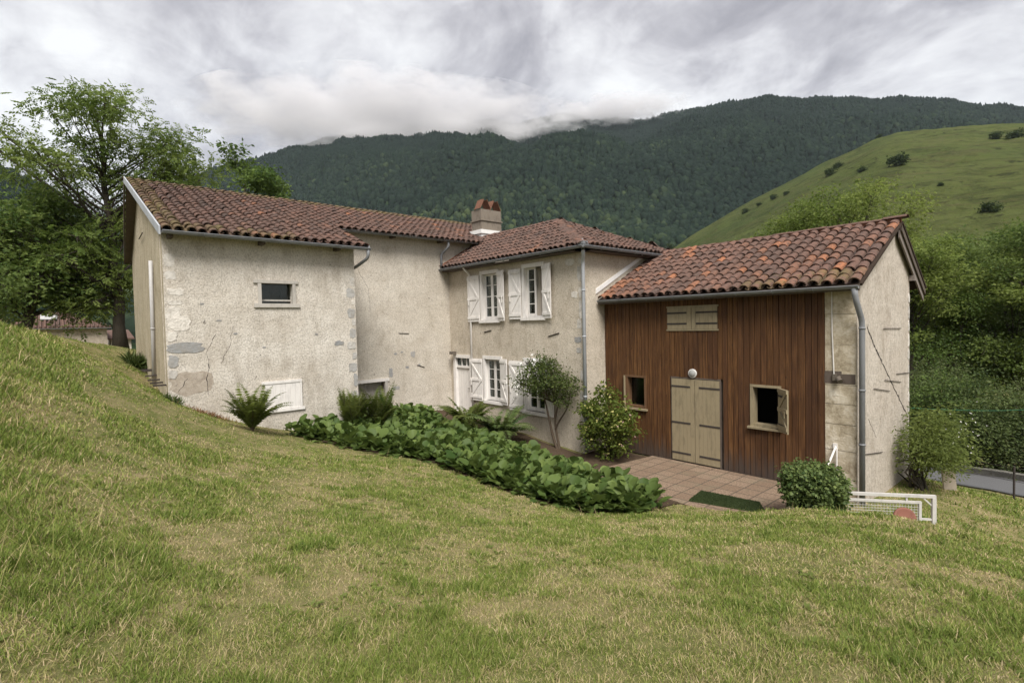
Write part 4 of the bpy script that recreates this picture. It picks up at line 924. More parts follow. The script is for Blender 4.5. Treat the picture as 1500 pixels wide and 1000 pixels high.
def make_tree(name, label, cat, x, y, clumps, seed, leafmat, group=None, barkmat='bark', trunk_r=.18, fork=.35, subn=8, per=26, rc=.8, leaf=.13, sprig=0, spread=.30, z0=None, lean=(0, 0), aspect=.26, twigs=True, upb=.7):
    """clumps: list of (dx,dy,z_abs,r) masses of the crown"""
    R = np.random.default_rng(seed); zb = Ts(x, y)-.15 if z0 is None else z0
    root = tag(empty(name, (x, y, zb)), label, cat, group)
    cl = np.array([(x+c[0], y+c[1], c[2], c[3]) for c in clumps]); top = cl[:, 2].max(); b = MB()
    ctr = cl[:, :3].mean(0); zt_ = zb+(top-zb)*.86
    n = 9; tr = []
    for i in range(n):
        s = i/(n-1); tr.append(Vector((x+(ctr[0]-x)*s**1.4+R.normal(0, .07)*(s > 0)+lean[0]*s, y+(ctr[1]-y)*s**1.4+R.normal(0, .07)*(s > 0)+lean[1]*s, zb+(zt_-zb)*s)))
    b.tube(tr, [trunk_r*(1-.80*i/(n-1))*(1.35 if i == 0 else 1) for i in range(n)], 9)
    subs = []; st = []
    for c in cl:
        zf = np.clip(((c[2]-c[3]*1.3-math.hypot(c[0]-x, c[1]-y)*.55)-zb)/(zt_-zb), fork*R.uniform(.6, 1.0), .92)
        s = zf*(n-1); i = int(min(s, n-2)); p0 = tr[i].lerp(tr[i+1], s-i); p2 = Vector(c[:3]); 
        mid = p0.lerp(p2, .5)+Vector((R.normal(0, .15), R.normal(0, .15), -.12*(p2-p0).length*.5)); r0 = trunk_r*(1-.8*zf)*.34
        pts = [p0*(1-q)**2+mid*2*q*(1-q)+p2*q*q for q in np.linspace(0, 1, 6)]
        b.tube(pts, [r0*(1-.75*q)+.006 for q in np.linspace(0, 1, 6)], 6, cap=False)
        k = max(3, int(subn*(c[3]/.9)**1.6)); pp = unit(R.normal(0, 1, (k, 3)))*(c[3]*R.uniform(.35, 1.05, (k, 1)))*[1, 1, .72]
        tc = R.uniform(.08, .92)
        for d in pp:
            q = p2+Vector(d); subs.append(q)
            # clumps differ as kinds of growth: young shoots are yellower
            st.append(np.clip(tc+R.normal(0, .12), 0, 1))
            if twigs: a = pts[int(R.integers(3, 6))]; b.tube([a, a.lerp(q, .5)+Vector((0, 0, -.04*c[3])), q], [r0*.28+.004, r0*.2+.003, .004], 4, cap=False)
    b.build('trunk', M[barkmat], root, smooth=True)
    foliage('crown', np.array([tuple(s) for s in subs]), per, spread, leaf, leafmat, root, R, sprig, np.array(st), aspect=aspect, upb=upb)
    return root
def ball(cx, cy, cz, rx, ry, rz, n, R, rmin=.6, rmax=1.1, hollow=.35):
    out = []
    while len(out) < n:
        p = R.uniform(-1, 1, 3); l = np.linalg.norm(p)
        if l > 1 or l < hollow*R.random(): continue
        out.append((cx+p[0]*rx, cy+p[1]*ry, cz+p[2]*rz, R.uniform(rmin, rmax)))
    return out
def bark_fn(a, b_):
    def fn(t):
        p = t.pos(); n = t.noise(t.scale(p, (6, 6, 1.2)), 3, 5, .7)
        return principled(t, t.mix(n, a, b_), .95, t.bump(n, .8, .03), .1)
    return fn
M['bark'] = material('bark', bark_fn((.030, .025, .020), (.10, .085, .068))); M['bark_rose'] = material('bark_rose', bark_fn((.045, .032, .022), (.13, .098, .07)))
for nm, ca, cb, tr in (('leaf_walnut', (.075, .118, .026), (.19, .235, .065), .40), ('leaf_dark', (.055, .098, .026), (.135, .19, .052), .3), ('leaf_mid', (.065, .105, .030), (.155, .20, .060), .38),
                       ('leaf_bright', (.090, .130, .030), (.21, .25, .070), .42), ('leaf_shrub', (.058, .082, .034), (.140, .165, .068), .3), ('leaf_rose', (.036, .060, .020), (.125, .150, .042), .3),
                       ('leaf_viburnum', (.048, .080, .015), (.170, .200, .040), .35), ('leaf_ivy', (.045, .080, .026), (.165, .205, .065), .2), ('leaf_feather', (.085, .115, .030), (.20, .235, .070), .4),
                       ('leaf_bergenia', (.040, .076, .018), (.150, .200, .055), .25), ('fern', (0.05, 0.08, 0.018), (0.165, 0.185, 0.05), .35), ('leaf_under', (.046, .072, .028), (.135, .17, .062), .35), ('leaf_hill', (.018, .032, .014), (.045, .065, .024), .2)):
    M[nm] = material(nm, leaf_fn(ca, cb, tr, .5 if nm in ('leaf_bergenia', 'leaf_ivy') else .65))
def petal(name, c): M[name] = material(name, lambda t: principled(t, c, .7, None, .2))
petal('petal_white', (.74, .72, .68)); petal('petal_pink', (.62, .42, .36)); petal('petal_cream', (.50, .46, .17)); petal('petal_yellow', (.62, .48, .03)); petal('petal_rust', (.20, .11, .05))

R1 = np.random.default_rng(101)
# walnut: open upper crown, denser skirt below
cw = ball(-.9, .0, 11.6, 4.0, 3.0, 2.3, 32, R1, .5, .85)+ball(1.6, -.5, 10.9, 2.7, 2.2, 1.6, 15, R1, .5, .85)+ball(-.8, 0, 13.6, 1.5, 1.2, .7, 5, R1, .4, .7)
cw += ball(-.9, 1, 7.0, 2.9, 2.6, 2.6, 30, R1, .8, 1.2)
make_tree('walnut_tree', 'tall airy walnut tree with spreading light crown behind the left gable of the farmhouse', 'tree', 2.15, 28.5, cw, 5, 'leaf_walnut', trunk_r=.25, subn=10, per=14, leaf=.125, sprig=7, spread=.36)
cd = ball(0, 0, 7.0, 2.6, 2.4, 2.4, 30, R1, .8, 1.15)
make_tree('leafy_tree', 'dense dark green leafy tree standing below the walnut on the bank', 'tree', -.8, 29.5, cd, 6, 'leaf_dark', trunk_r=.25, subn=13, per=42, leaf=.17, spread=.34)
ce = ball(0, 0, 5.0, 1.3, 1.5, 1.7, 14, R1, .55, .9)
make_tree('leafy_tree', 'bright green young tree cut by the left edge of the picture', 'tree', -1.95, 22.5, ce, 7, 'leaf_mid', trunk_r=.14, subn=12, per=44, leaf=.14, spread=.30)
cf_ = ball(0, 0, 11.6, 1.7, 1.7, 2.0, 20, R1, .5, .85)
cf_ += [(-.5, 0, 13.9, .5), (.1, 0, 13.3, .55)]
make_tree('cherry_tree', 'dark green bushy tree top showing above the long roof ridge', 'tree', 8.4, 32.5, cf_, 8, 'leaf_dark', trunk_r=.22, subn=13, per=42, leaf=.20, spread=.24, aspect=.3)
# wood to the right of the barn
def pol(az, r): return r*math.cos(rad(az)), r*math.sin(rad(az))
WOOD = [ # az, range, crown z, rx, rz, n, mat, label
 (21.6, 29, 6.6, 1.6, 1.5, 13, 'leaf_bright', 'leftmost pale yellow green tree top showing over the barn ridge'),
 (19.2, 27, 7.2, 1.7, 1.5, 14, 'leaf_bright', 'pale yellow green tree top rising over the middle of the barn ridge'),
 (15.2, 26, 7.5, 1.8, 1.5, 15, 'leaf_bright', 'pale yellow green tree top at the right end of the barn ridge'),
 (11.2, 32, 4.9, 2.1, 3.0, 28, 'leaf_bright', 'light green tree touching the barn gable on its right'),
 (9.0, 36, 4.6, 2.5, 3.2, 28, 'leaf_mid', 'mid green tree second to the right of the barn gable'),
 (7.2, 38, 4.2, 2.6, 2.9, 26, 'leaf_mid', 'loose tree with dark bare stems in the middle of the right wood'),
 (4.7, 33, 3.0, 2.4, 2.9, 32, 'leaf_bright', 'broad round crowned tree near the right edge of the picture'),
 (2.2, 33, 4.9, 2.6, 3.2, 30, 'leaf_mid', 'tall tree cut by the right edge of the picture'),
 (6.2, 48, 5.4, 3.4, 3.4, 30, 'leaf_mid', 'dull green tree at the back of the right wood'),
 (10.3, 46, 4.8, 3.2, 3.8, 30, 'leaf_mid', 'tall tree standing at the back of the wood near the barn gable'),
 (13.2, 42, 5.0, 3.0, 3.6, 24, 'leaf_bright', 'tree mostly hidden behind the barn gable in the wood'),
 (3.2, 44, 5.4, 3.4, 3.6, 30, 'leaf_bright', 'light green tree at the back right of the wood'),
 (1.0, 40, 5.4, 3.2, 3.8, 28, 'leaf_mid', 'tree behind the tall one at the right edge of the picture'),
 (8.4, 62, 4.2, 4.2, 4.6, 30, 'leaf_mid', 'far tree low at the back of the wood left of centre'),
 (4.6, 62, 4.2, 4.2, 4.6, 30, 'leaf_mid', 'far tree low at the back of the wood right of centre'),
 (12.0, 62, 4.0, 4.2, 4.6, 30, 'leaf_mid', 'far tree low at the back of the wood beside the barn gable')]
for i, (az, r, cz, rx, rz, n_, mt, lab) in enumerate(WOOD):
    x_, y_ = pol(az, r); make_tree('woodland_tree', lab, 'tree', x_, y_, ball(0, 0, cz, rx, rx, rz, int(n_*1.4), R1, .6, 1.05), 40+i, mt, 'trees of the wood right of the barn', trunk_r=.17, subn=9, per=50, leaf=.125+.0035*max(r-26, 0), spread=.25, aspect=.32, twigs=r < 45)
UNDER = [(11.0, 28.5, 1.0, 'dark bush nearest the barn gable across the lane'), (9.2, 27.3, .7, 'dark rounded bush across the lane second from the barn'), (7.4, 26.6, .6, 'dark bush across the lane in the middle of its row'),
         (5.6, 26.5, .4, 'dark bush across the lane left of the black fence post'), (3.9, 26.3, .3, 'dark bush across the lane right of the black fence post'), (2.0, 26.5, .4, 'dark bush across the lane at the right picture edge'),
         (8.2, 32, 2.0, 'tall dark thicket behind the middle bushes across the lane'), (4.7, 32, 1.9, 'tall dark thicket at the right behind the lane'), (12.6, 32, 1.6, 'tall dark thicket half behind the barn gable'), (1.0, 32, 1.8, 'tall dark thicket beyond the right picture edge')]
for i, (az, r, dz, lab) in enumerate(UNDER):
    x_, y_ = pol(az, r); big = r > 30
    make_tree('bush', lab, 'bush', x_, y_, ball(0, 0, -1.2+dz+.7*big, 2.0, 2.0, 1.7+1.1*big, 24, R1, .6, 1.0), 70+i, ('leaf_shrub', 'leaf_dark', 'leaf_under', 'leaf_shrub', 'leaf_under')[i % 5], 'dark bushes across the lane', trunk_r=.07, subn=12, per=40, leaf=.105, spread=.28, twigs=False, fork=.1)
# scattered bushes on the bare hill
def on_hill(az, f):
    i = int(np.argmin(np.abs(AH-az))); t = f*(VH.shape[1]-1)/1.35; j = int(t); w = t-j; return VH[i, j]*(1-w)+VH[i, j+1]*w
import sys
def hill_pix(az, sl):
    i = int(np.argmin(np.abs(AH-az))); P = VH[i]; s = (P[:, 2]-3.7)/np.hypot(P[:, 0], P[:, 1]); k = int(np.argmax(s >= sl)) if (s >= sl).any() else int(VH.shape[1]/1.35)
    return P[k]
HB = [(12.35, .226, 5.0, 'largest round dark bush in the middle of the bare hill'), (14.9, .226, 2.4, 'small dark bush left of the largest one on the hill'), (16.7, .236, 2.6, 'dark bush above a patch of brown scrub on the hill'), (17.4, .228, 3.4, 'wide brownish bush on the left shoulder of the hill'),
      (21.0, .205, 1.9, 'tiny bush high on the left edge of the hill'), (21.9, .199, 2.3, 'round bush on the left edge of the hill'), (23.2, .192, 1.7, 'dark bush on the left hill edge below two others'), (24.7, .181, 2.4, 'lone dark bush lower on the left hill edge'),
      (31.6, .128, 3.2, 'dark bush at the foot of the hill above the barn roof'), (4.9, .237, 3.6, 'dark spreading bush near the top right of the hill'), (6.1, .240, 3.0, 'left of two dark bushes near the top right of the hill'), (3.6, .232, 3.2, 'dark bush at the right picture edge high on the hill'),
      (9.5, .184, 1.6, 'low scrubby bush in the middle of the right slope'), (11.7, .168, 1.5, 'thin dead looking bush on the lower right slope'), (6.2, .137, 4.0, 'dark bush low on the hill right of the barn'), (3.9, .262, 3.0, 'bush on the hill skyline at the right edge'), (13.6, .279, 1.5, 'tiny bush on the hill skyline')]
R3 = np.random.default_rng(303)
for az, sl, s, lab in HB:
    P = hill_pix(az, sl); s *= np.hypot(P[0], P[1])/300
    root = tag(empty('hill_bush', P-[0, 0, .3]), lab, 'bush', 'bushes on the bare hill')
    subs = np.array([(P[0]+c[0], P[1]+c[1], P[2]+s*.42+c[2]) for c in ball(0, 0, 0, s*.72, s*.72, s*.5, 26, R3)])
    foliage('foliage', subs, 34, s*.17, s*.17, 'leaf_hill', root, R3, aspect=.4, tint0=R3.random(26))
    b = MB(); b.tube([P-[0, 0, .4], P+[0, 0, s*.5]], [s*.06, s*.02], 6); b.build('stem', M['bark'], root)

# ================================================================== PLANTS BY THE HOUSE
def shrub(name, label, cat, x, y, subs, per, spread, leaf, mat, R, group=None, stems=(), aspect=.3, flowers=None, zb=None, upb=.7, tint0=None, bark='bark_rose', sprig=0):
    z = Ts(x, y)-.03 if zb is None else zb; root = tag(empty(name, (x, y, z)), label, cat, group)
    foliage('foliage', np.array(subs), per, spread, leaf, mat, root, R, sprig, tint0, aspect=aspect, upb=upb)
    if len(stems):
        b = MB()
        for pts, r0 in stems: b.tube(pts, [r0*(1-.6*i/(len(pts)-1)) for i in range(len(pts))], 7, cap=False)
        b.build('stem', M[bark], root, smooth=True)
    for fl in (flowers or []):
        pos, size, fm, npet = fl; C = np.repeat(np.array(pos), npet, 0)+R.normal(0, size*.35, (len(pos)*npet, 3)); D = unit(R.normal(0, 1, C.shape)+[-.3, -.3, .4]); Nn = unit(R.normal(0, .4, C.shape)+[-.4, -.4, .6])
        V, F_ = leaf_quads(C, D, Nn, np.full(len(C), size), np.full(len(C), size*.42), .1, 0)
        for k in range(len(pos)): kk = npet*4; big_mesh('flower_head', V[k*kk:(k+1)*kk], [F_.reshape(2, -1, 3)[:, :npet].reshape(-1, 3)], M[fm], root, tint=np.full(kk, .5))
    return root
Rp = np.random.default_rng(55)
# climbing rose trained as a small tree against the wing
bx, by = 10.95, 10.55; zb = Ts(bx, by)
def bz(p, n=8):
    p = [Vector(q) for q in p]; return [((1-s)**3)*p[0]+3*s*(1-s)**2*p[1]+3*s*s*(1-s)*p[2]+s**3*p[3] for s in np.linspace(0, 1, n)]
st = [(bz([(bx, by, zb-.1), (bx-.05, by+.25, zb+.4), (bx+.02, by+.35, zb+.8), (bx-.1, by+.45, zb+1.5)]), .05), (bz([(bx+.02, by-.02, zb-.1), (bx+.05, by+.05, zb+.5), (bx, by+.35, zb+.75), (bx, by-.15, zb+1.5)]), .045),
      (bz([(bx, by+.1, zb+.6), (bx, by-.1, zb+1.0), (bx, by-.5, zb+1.2), (bx-.05, by-.55, zb+1.7)]), .03)]
subs = [c[:3] for c in ball(bx-.14, by+.30, zb+2.0, .42, 1.05, .62, 80, Rp)]+[c[:3] for c in ball(bx-.1, by+1.15, zb+1.75, .22, .45, .25, 12, Rp)]+[c[:3] for c in ball(bx-.1, by-.45, zb+1.75, .22, .45, .40, 20, Rp)]+[c[:3] for c in ball(bx-.15, by+1.5, zb+1.95, .15, .3, .2, 6, Rp)]+[c[:3] for c in ball(bx-.15, by+.45, zb+2.6, .2, .45, .2, 9, Rp)]
for s_ in subs[::4]: st.append(([Vector((bx-.03, by+.1, zb+1.35)), Vector(s_).lerp(Vector((bx, by+.2, zb+1.3)), .4), Vector(s_)], .012))
fp = [(bx-.35+Rp.normal(0, .08), by+.75+Rp.normal(0, .28), zb+2.45+Rp.normal(0, .13)) for _ in range(16)]+[(bx-.4, by+1.45+Rp.normal(0, .12), zb+1.75+Rp.normal(0, .15)) for _ in range(6)]
shrub('rose_tree', 'white flowering climbing rose on a bare twisted stem against the wing wall', 'rose', bx, by, subs, 38, .125, .070, 'leaf_rose', Rp, stems=st, flowers=[(fp, .055, 'petal_white', 6)], aspect=.32)
# viburnum with cream flower heads
vx, vy = 11.35, 8.95
subs = [c[:3] for c in ball(vx-.15, vy, .92, .62, .80, .92, 95, Rp)]+[c[:3] for c in ball(vx, vy+.1, 1.75, .2, .25, .25, 6, Rp)]
subs = np.array(subs); fp = [tuple(p+np.array([-.14, -.10, .06])) for p in subs[(subs[:, 0] < vx-.05) | (subs[:, 2] > 1.2)] if Rp.random() < .85]
fk = [tuple(p+np.array([-.1, -.14, .02])) for p in subs if Rp.random() < .14]
st = [([Vector((vx, vy, -.05)), Vector((vx+Rp.normal(0, .12), vy+Rp.normal(0, .15), .6)), Vector(tuple(s_))], .018) for s_ in subs[::7]]
shrub('flowering_shrub', 'rounded yellow green shrub with cream flower heads between the wing and the barn boards', 'shrub', vx, vy, subs, 44, .125, .092, 'leaf_viburnum', Rp, stems=st, flowers=[(fp, .032, 'petal_cream', 9), (fk, .03, 'petal_pink', 7)], aspect=.34)
# clipped ivy mound on stones
hx, hy = 10.12, 3.44; hz = Ts(hx, hy)
P = []
while len(P) < 330:
    p = Rp.uniform(-1, 1, 3); q = (np.abs(p)**3.2).sum()
    if .45 < q < 1.0 and p[2] > -.9: P.append((hx+p[0]*.40, hy+p[1]*.44, hz+.46+p[2]*.36+.05*math.sin(p[0]*4+p[1]*3)))
iv = shrub('ivy_mound', 'clipped ivy covered mound on a low stone base beside the white gate', 'shrub', hx, hy, P, 24, .060, .058, 'leaf_ivy', Rp, aspect=.46, upb=.5)
b = MB(); R_ = random.Random(2)
for k in range(16):
    c = 2*math.pi*k/16; fs = lambda a, d, z, c=c: (hx+math.cos(c)*(.41+d)-math.sin(c)*a, hy+math.sin(c)*(.41+d)+math.cos(c)*a, hz+z); blob_stone(b, fs, 0, .02, .22, .2, .4, .03, R_)
b.build('stone_base', M['pier'], iv)
b = MB(); n = 14
vs = [(hx+math.cos(2*math.pi*i/n)*r, hy+math.sin(2*math.pi*i/n)*r, hz+z) for r, z in ((.36, -.1), (.37, .25), (.33, .58), (.16, .72)) for i in range(n)]
b.add(vs, [(k*n+i, k*n+(i+1) % n, (k+1)*n+(i+1) % n, (k+1)*n+i) for k in range(3) for i in range(n)]+[tuple(3*n+i for i in range(n))]); b.build('mound', M['forest_floor'], iv)
# feathery bush with white flowers at the barn gable
gx_, gy_ = 15.4, 2.95; gz = Ts(gx_, gy_)
subs = [c[:3] for c in ball(gx_, gy_-.3, gz+1.0, .78, .55, .48, 56, Rp)]+[c[:3] for c in ball(gx_+.35, gy_-.25, gz+1.5, .65, .45, .35, 22, Rp)]
fp = [(gx_+Rp.normal(.4, .45), gy_-.75+Rp.normal(0, .2), gz+1.5+Rp.normal(0, .28)) for _ in range(26)]
st = [([Vector((gx_+Rp.normal(0, .12), gy_+Rp.normal(0, .1), gz-.1)), Vector((gx_+Rp.normal(0, .2), gy_+Rp.normal(0, .15), gz+.5)), Vector(tuple(subs[i]))], .035) for i in range(0, 80, 5)]
shrub('gable_bush', 'feathery light green bush with white flowers at the foot of the barn gable', 'bush', gx_, gy_, subs, 90, .20, .085, 'leaf_feather', Rp, stems=st, flowers=[(fp, .020, 'petal_white', 5)], aspect=.17, upb=.3, bark='bark')
b = MB(); bx0 = Vector((16.0, 2.55, Ts(16.0, 2.55)))
b.box((0, 0, 0), (.30, .03, .62), lambda x, y, z: (bx0.x+x*.75-z*.42, bx0.y+y-x*.66, bx0.z+z*.9-.03)); tag(b.build('plank', M['weathered_board']), 'pale weathered plank leaning under the feathery bush by the lane', 'plank')

# ferns
def fern(label, x, y, n, L, rise, spread, seed, mat='fern', dead=0, zb=None):
    R = np.random.default_rng(seed); z = Ts(x, y)-.03 if zb is None else zb
    root = tag(empty('fern', (x, y, z)), label, 'fern', 'ferns along the house walls'); Cs, Ds, Ns, Ls, tt = [], [], [], [], []; b = MB()
    for k in range(n):
        az = 2*math.pi*k/n+R.normal(0, .25); l = L*R.uniform(.75, 1.12); ri = rise*R.uniform(.75, 1.15); d = np.array([math.cos(az), math.sin(az), 0]); sp = spread*R.uniform(.5, 1.15)
        ss = np.linspace(0, 1, 26); pts = np.array([x, y, z])+d[None]*(l*sp*ss**1.35)[:, None]+np.array([0, 0, 1])[None]*(l*(ri*ss-.62*sp*ss**2.6))[:, None]
        b.tube([Vector(p) for p in pts[::5]], [.006, .005, .004, .003, .002, .0015][:len(pts[::5])], 4, cap=False)
        side = np.array([-d[1], d[0], 0]); tgt = unit(np.gradient(pts, axis=0))
        for sg in (-1, 1):
            sel = ss > .12; m = sel.sum(); w = l*.19*np.sin(np.clip((ss[sel]-.06)/.94, 0, 1)*math.pi)**.6*(1-.35*ss[sel])
            Cs.append(pts[sel]); Ds.append(unit(side[None]*sg+tgt[sel]*.35+R.normal(0, .06, (m, 3))-[0, 0, .12])); Ns.append(unit(np.cross(tgt[sel], side[None])*-1+R.normal(0, .12, (m, 3)))); Ls.append(w); tt.append(np.full(m, np.clip(R.normal(.5, .2), 0, 1)))
    b.build('stem', M['bark_rose'], root)
    C, D, Nn, L_, t_ = map(np.concatenate, (Cs, Ds, Ns, Ls, tt)); Nn = np.where(Nn[:, 2:3] < 0, -Nn, Nn)
    V, F_ = leaf_quads(C, D, Nn, L_, np.maximum(L_*.13, .011), .05, .12); big_mesh('fronds', V, [F_], M[mat], root, tint=np.repeat(t_, 4))
fern('upright brownish fern in front of the white hatch of the front block', 3.3, 12.85, 34, 1.25, .98, .62, 1)
fern('bushy fern at the right corner of the front block beside the cellar opening', 6.0, 13.5, 40, 1.42, 1.05, .40, 2)
fern('second bushy fern crowding the front block corner near the cellar opening', 6.75, 13.45, 36, 1.38, 1.05, .40, 6)
fern('light green spreading fern under the white house door', 9.65, 13.2, 32, 1.7, .86, .72, 3)
fern('darker spreading fern below the lower left window of the wing', 9.95, 12.0, 34, 1.7, .80, .76, 4, 'leaf_ivy')

# bed of broad leaved bergenia
BED = [(4.35, 13.35), (5.09, 12.1), (5.64, 11.1), (6.45, 10.55), (6.45, 9.5), (6.56, 8.24), (6.85, 6.96), (7.18, 6.2), (7.8, 5.85), (8.4, 5.65), (8.75, 5.95), (9.05, 6.6), (9.3, 7.6), (9.3, 8.9), (9.3, 10.2), (9.2, 11.3), (8.9, 13.0), (9.2, 15.2), (7.6, 15.6), (6.7, 14.1), (6.3, 13.75), (5.2, 13.8)]
BEDP = np.array(BED)
def inpoly_np(x, y, P):
    c = np.zeros(x.shape, bool); n = len(P)
    for i in range(n):
        x0, y0 = P[i]; x1, y1 = P[(i+1) % n]
        if y0 == y1: continue
        c ^= ((y0 > y) != (y1 > y)) & (x < (x1-x0)*(y-y0)/(y1-y0)+x0)
    return c
def bergenia():
    R = np.random.default_rng(88); pts = []
    while len(pts) < 720:
        p = R.uniform((4.2, 5.4), (9.8, 15.6))
        if inpoly_np(p[:1], p[1:], BEDP)[0] and all((p[0]-q[0])**2+(p[1]-q[1])**2 > .155**2 for q in pts): pts.append(p)
    pts = np.array(pts); Z = T(pts[:, 0], pts[:, 1]); Vs, Ts_, Fs = [], [], []; off = 0; SF = []
    # leaf outline: broad spoon, 3 rows across
    us = np.array([0, .08, .25, .48, .72, .90, 1.0]); wd = np.array([.02, .16, .36, .50, .47, .28, .04])
    for p, z in zip(pts, Z):
        sc = R.uniform(.75, 1.15); pt = np.clip(R.normal(.45, .12), 0, 1)
        for k in range(R.integers(11, 17)):
            az = R.random()*6.28; el = R.uniform(.08, 1.35); l = sc*R.uniform(.13, .235); pet = sc*R.uniform(.16, .38)*(.5+.5*math.sin(el))
            d = np.array([math.cos(az)*math.cos(el), math.sin(az)*math.cos(el), math.sin(el)]); base = np.array([p[0], p[1], z])+d*pet*[1, 1, 1]
            bend = R.uniform(.25, 1.1); side = np.array([-math.sin(az), math.cos(az), 0]); side = unit(side+R.normal(0, .25, 3)); n0 = np.cross(d, side); n0 = n0 if n0[2] > 0 else -n0
            cup = R.uniform(.05, .35); wv = R.uniform(0, 6)
            row = []
            for u, w in zip(us, wd):
                c = base+d*(l*u)-n0*(bend*l*.42*u*u)
                for s_ in (-1, -.55, 0, .55, 1):
                    row.append(c+side*(w*l*1.05*s_)+n0*(cup*l*w*s_*s_*1.2+.02*l*math.sin(wv+u*9+s_*3)))
            Vs.append(np.array(row)); f = np.arange(35).reshape(7, 5); Fs.append(np.stack([f[:-1, :-1], f[1:, :-1], f[1:, 1:], f[:-1, 1:]], -1).reshape(-1, 4)+off); off += 35
            t_ = np.clip(pt+R.normal(0, .17)+(.5 if R.random() < .07 else 0), 0, 1); Ts_.append(np.full(35, t_))
    o = big_mesh('bergenia_bed', np.concatenate(Vs), [np.concatenate(Fs)], M['leaf_bergenia'], tint=np.concatenate(Ts_), smooth=True)
    return tag(o, 'dense bed of broad leaved bergenia running from the front block to the paving', 'plant bed', kind='stuff')
bergenia()
M['soil'] = material('bed_soil', lambda t: (lambda p: principled(t, t.mix(t.noise(p, 18, 5, .75), (.035, .024, .016), (.12, .085, .058)), .95, t.bump(t.noise(p, 40, 4, .8), .8, .03), .05))(t.pos()))
def patch(name, poly, mat, h=.012, step=.18, soft=True):
    P = np.array(poly); x0, y0 = P.min(0)-.1; x1, y1 = P.max(0)+.1
    X, Y = np.meshgrid(np.arange(x0, x1, step), np.arange(y0, y1, step), indexing='ij'); inside = inpoly_np(X+step/2, Y+step/2, P)[:-1, :-1]
    a = np.arange(X.size).reshape(X.shape); q_ = np.stack([a[:-1, :-1], a[1:, :-1], a[1:, 1:], a[:-1, 1:]], -1)[inside]
    return tag(big_mesh(name, np.stack([X, Y, T(X, Y)+h], -1), [q_], M[mat], smooth=True), kind='structure')
patch('bed_soil', BED[:10]+[(9.8, 5.6), (9.8, 8.2), (12.2, 8.0), (12.2, 9.75), (11.15, 9.9), (11.2, 16.3), (7.6, 16.3), (6.6, 14.15), (5.2, 14.15)], 'soil', .02)

# ================================================================== GATE, POST AND SMALL THINGS
gate = tag(empty('gate', (10.45, 3.40, .0)), 'white tubular rail and mesh gate at the corner of the barn', 'gate')
g0, g1 = Vector((10.45, 3.40, 0)), Vector((11.49, 1.98, 0)); gd = (g1-g0); gl_ = gd.length; gd.normalize(); gn = Vector((gd.y, -gd.x, 0))
gp = lambda s, z, o=0: g0+gd*s+gn*o+Vector((0, 0, z))
def sqbar(b, p, q, w):
    d = (q-p).normalized(); u = d.cross(Vector((0, 0, 1))) if abs(d.z) < .9 else Vector((gd.x, gd.y, 0)); u = u.normalized(); v = d.cross(u)
    vs = [e+u*i*w+v*j*w for e in (p, q) for i, j in ((-1, -1), (1, -1), (1, 1), (-1, 1))]
    b.add(vs, [(0, 3, 2, 1), (4, 5, 6, 7)]+[(k, (k+1) % 4, 4+(k+1) % 4, 4+k) for k in range(4)])
b = MB(); sqbar(b, gp(-.5, .50), gp(gl_+.03, .50), .025); b.build('top_rail', M['gate_paint'], gate)
b = MB(); sqbar(b, gp(gl_, -.55), gp(gl_, .474), .03); b.build('post', M['gate_paint'], gate)
b = MB(); sqbar(b, gp(gl_-.42, .405), gp(gl_-.42, .474), .014); sqbar(b, gp(gl_-.03, .09), gp(gl_-.19, .09), .016); sqbar(b, gp(gl_-.16, .47), gp(gl_-.03, .34), .012); b.build('brace', M['gate_paint'], gate)
b = MB(); sqbar(b, gp(-.5, .385), gp(gl_-.19, .385), .02); sqbar(b, gp(gl_-.21, -.5), gp(gl_-.21, .365), .02); sqbar(b, gp(-.5, -.45), gp(gl_-.23, -.45), .02); pf = b.build('panel_frame', M['gate_paint'], gate)
b = MB(); s_ = -.5
while s_ < gl_-.22: b.tube([gp(s_, -.45), gp(s_, .37)], .0035, 4, cap=False); s_ += .048
z_ = -.42
while z_ < .37: b.tube([gp(-.5, z_, .004), gp(gl_-.21, z_, .004)], .0035, 4, cap=False); z_ += .048
b.build('mesh', M['gate_paint'], pf)
dc = gp(gl_-.50, .13, .12); b = MB(); n = 28
ax = Vector((-.72, -.62, .3)).normalized(); uu_ = ax.cross(Vector((0, 0, 1))).normalized(); vv_ = ax.cross(uu_)
rings = [(.0, .016), (.150, .014), (.170, .022), (.185, .012), (.185, -.012), (0, -.014)]
vs = [dc+uu_*math.cos(2*math.pi*i/n)*r+vv_*math.sin(2*math.pi*i/n)*r+ax*h for r, h in rings for i in range(n)]
b.add(vs, [(k*n+i, k*n+(i+1) % n, (k+1)*n+(i+1) % n, (k+1)*n+i) for k in range(5) for i in range(n)]); tag(b.build('disc', M['red_disc'], smooth=True), 'faded red round disc standing in the grass in front of the mesh gate', 'disc')
# wire fence by the lane
px_, py_ = 20.9, 1.75; pz_ = Ts(px_, py_); fence = tag(empty('wire_fence', (px_, py_, pz_)), 'thin dark wire fence with one black post along the lane', 'fence')
b = MB(); b.tube([(px_, py_, pz_-.2), (px_, py_, pz_+.98)], .028, 8); b.build('post', M['iron'], fence)
q1, q2 = (22.2, 5.2), (20.3, -2.5)
for k, h in enumerate((.94, .55)):
    b = MB(); b.tube([(q1[0], q1[1], Ts(*q1)+h), (px_, py_, pz_+h), (q2[0], q2[1], Ts(*q2)+h)], .006, 5); b.build('wire', M['iron'], fence)
M['green_wire'] = material('green_wire', lambda t: principled(t, (.02, .16, .09), .5))
b = MB(); w0, w1 = Vector((16.5, 3.3, 1.3)), Vector((26, -.5, .95)); b.tube([w0.lerp(w1, s)+Vector((0, 0, -.25*math.sin(math.pi*s))) for s in np.linspace(0, 1, 14)], .0045, 5)
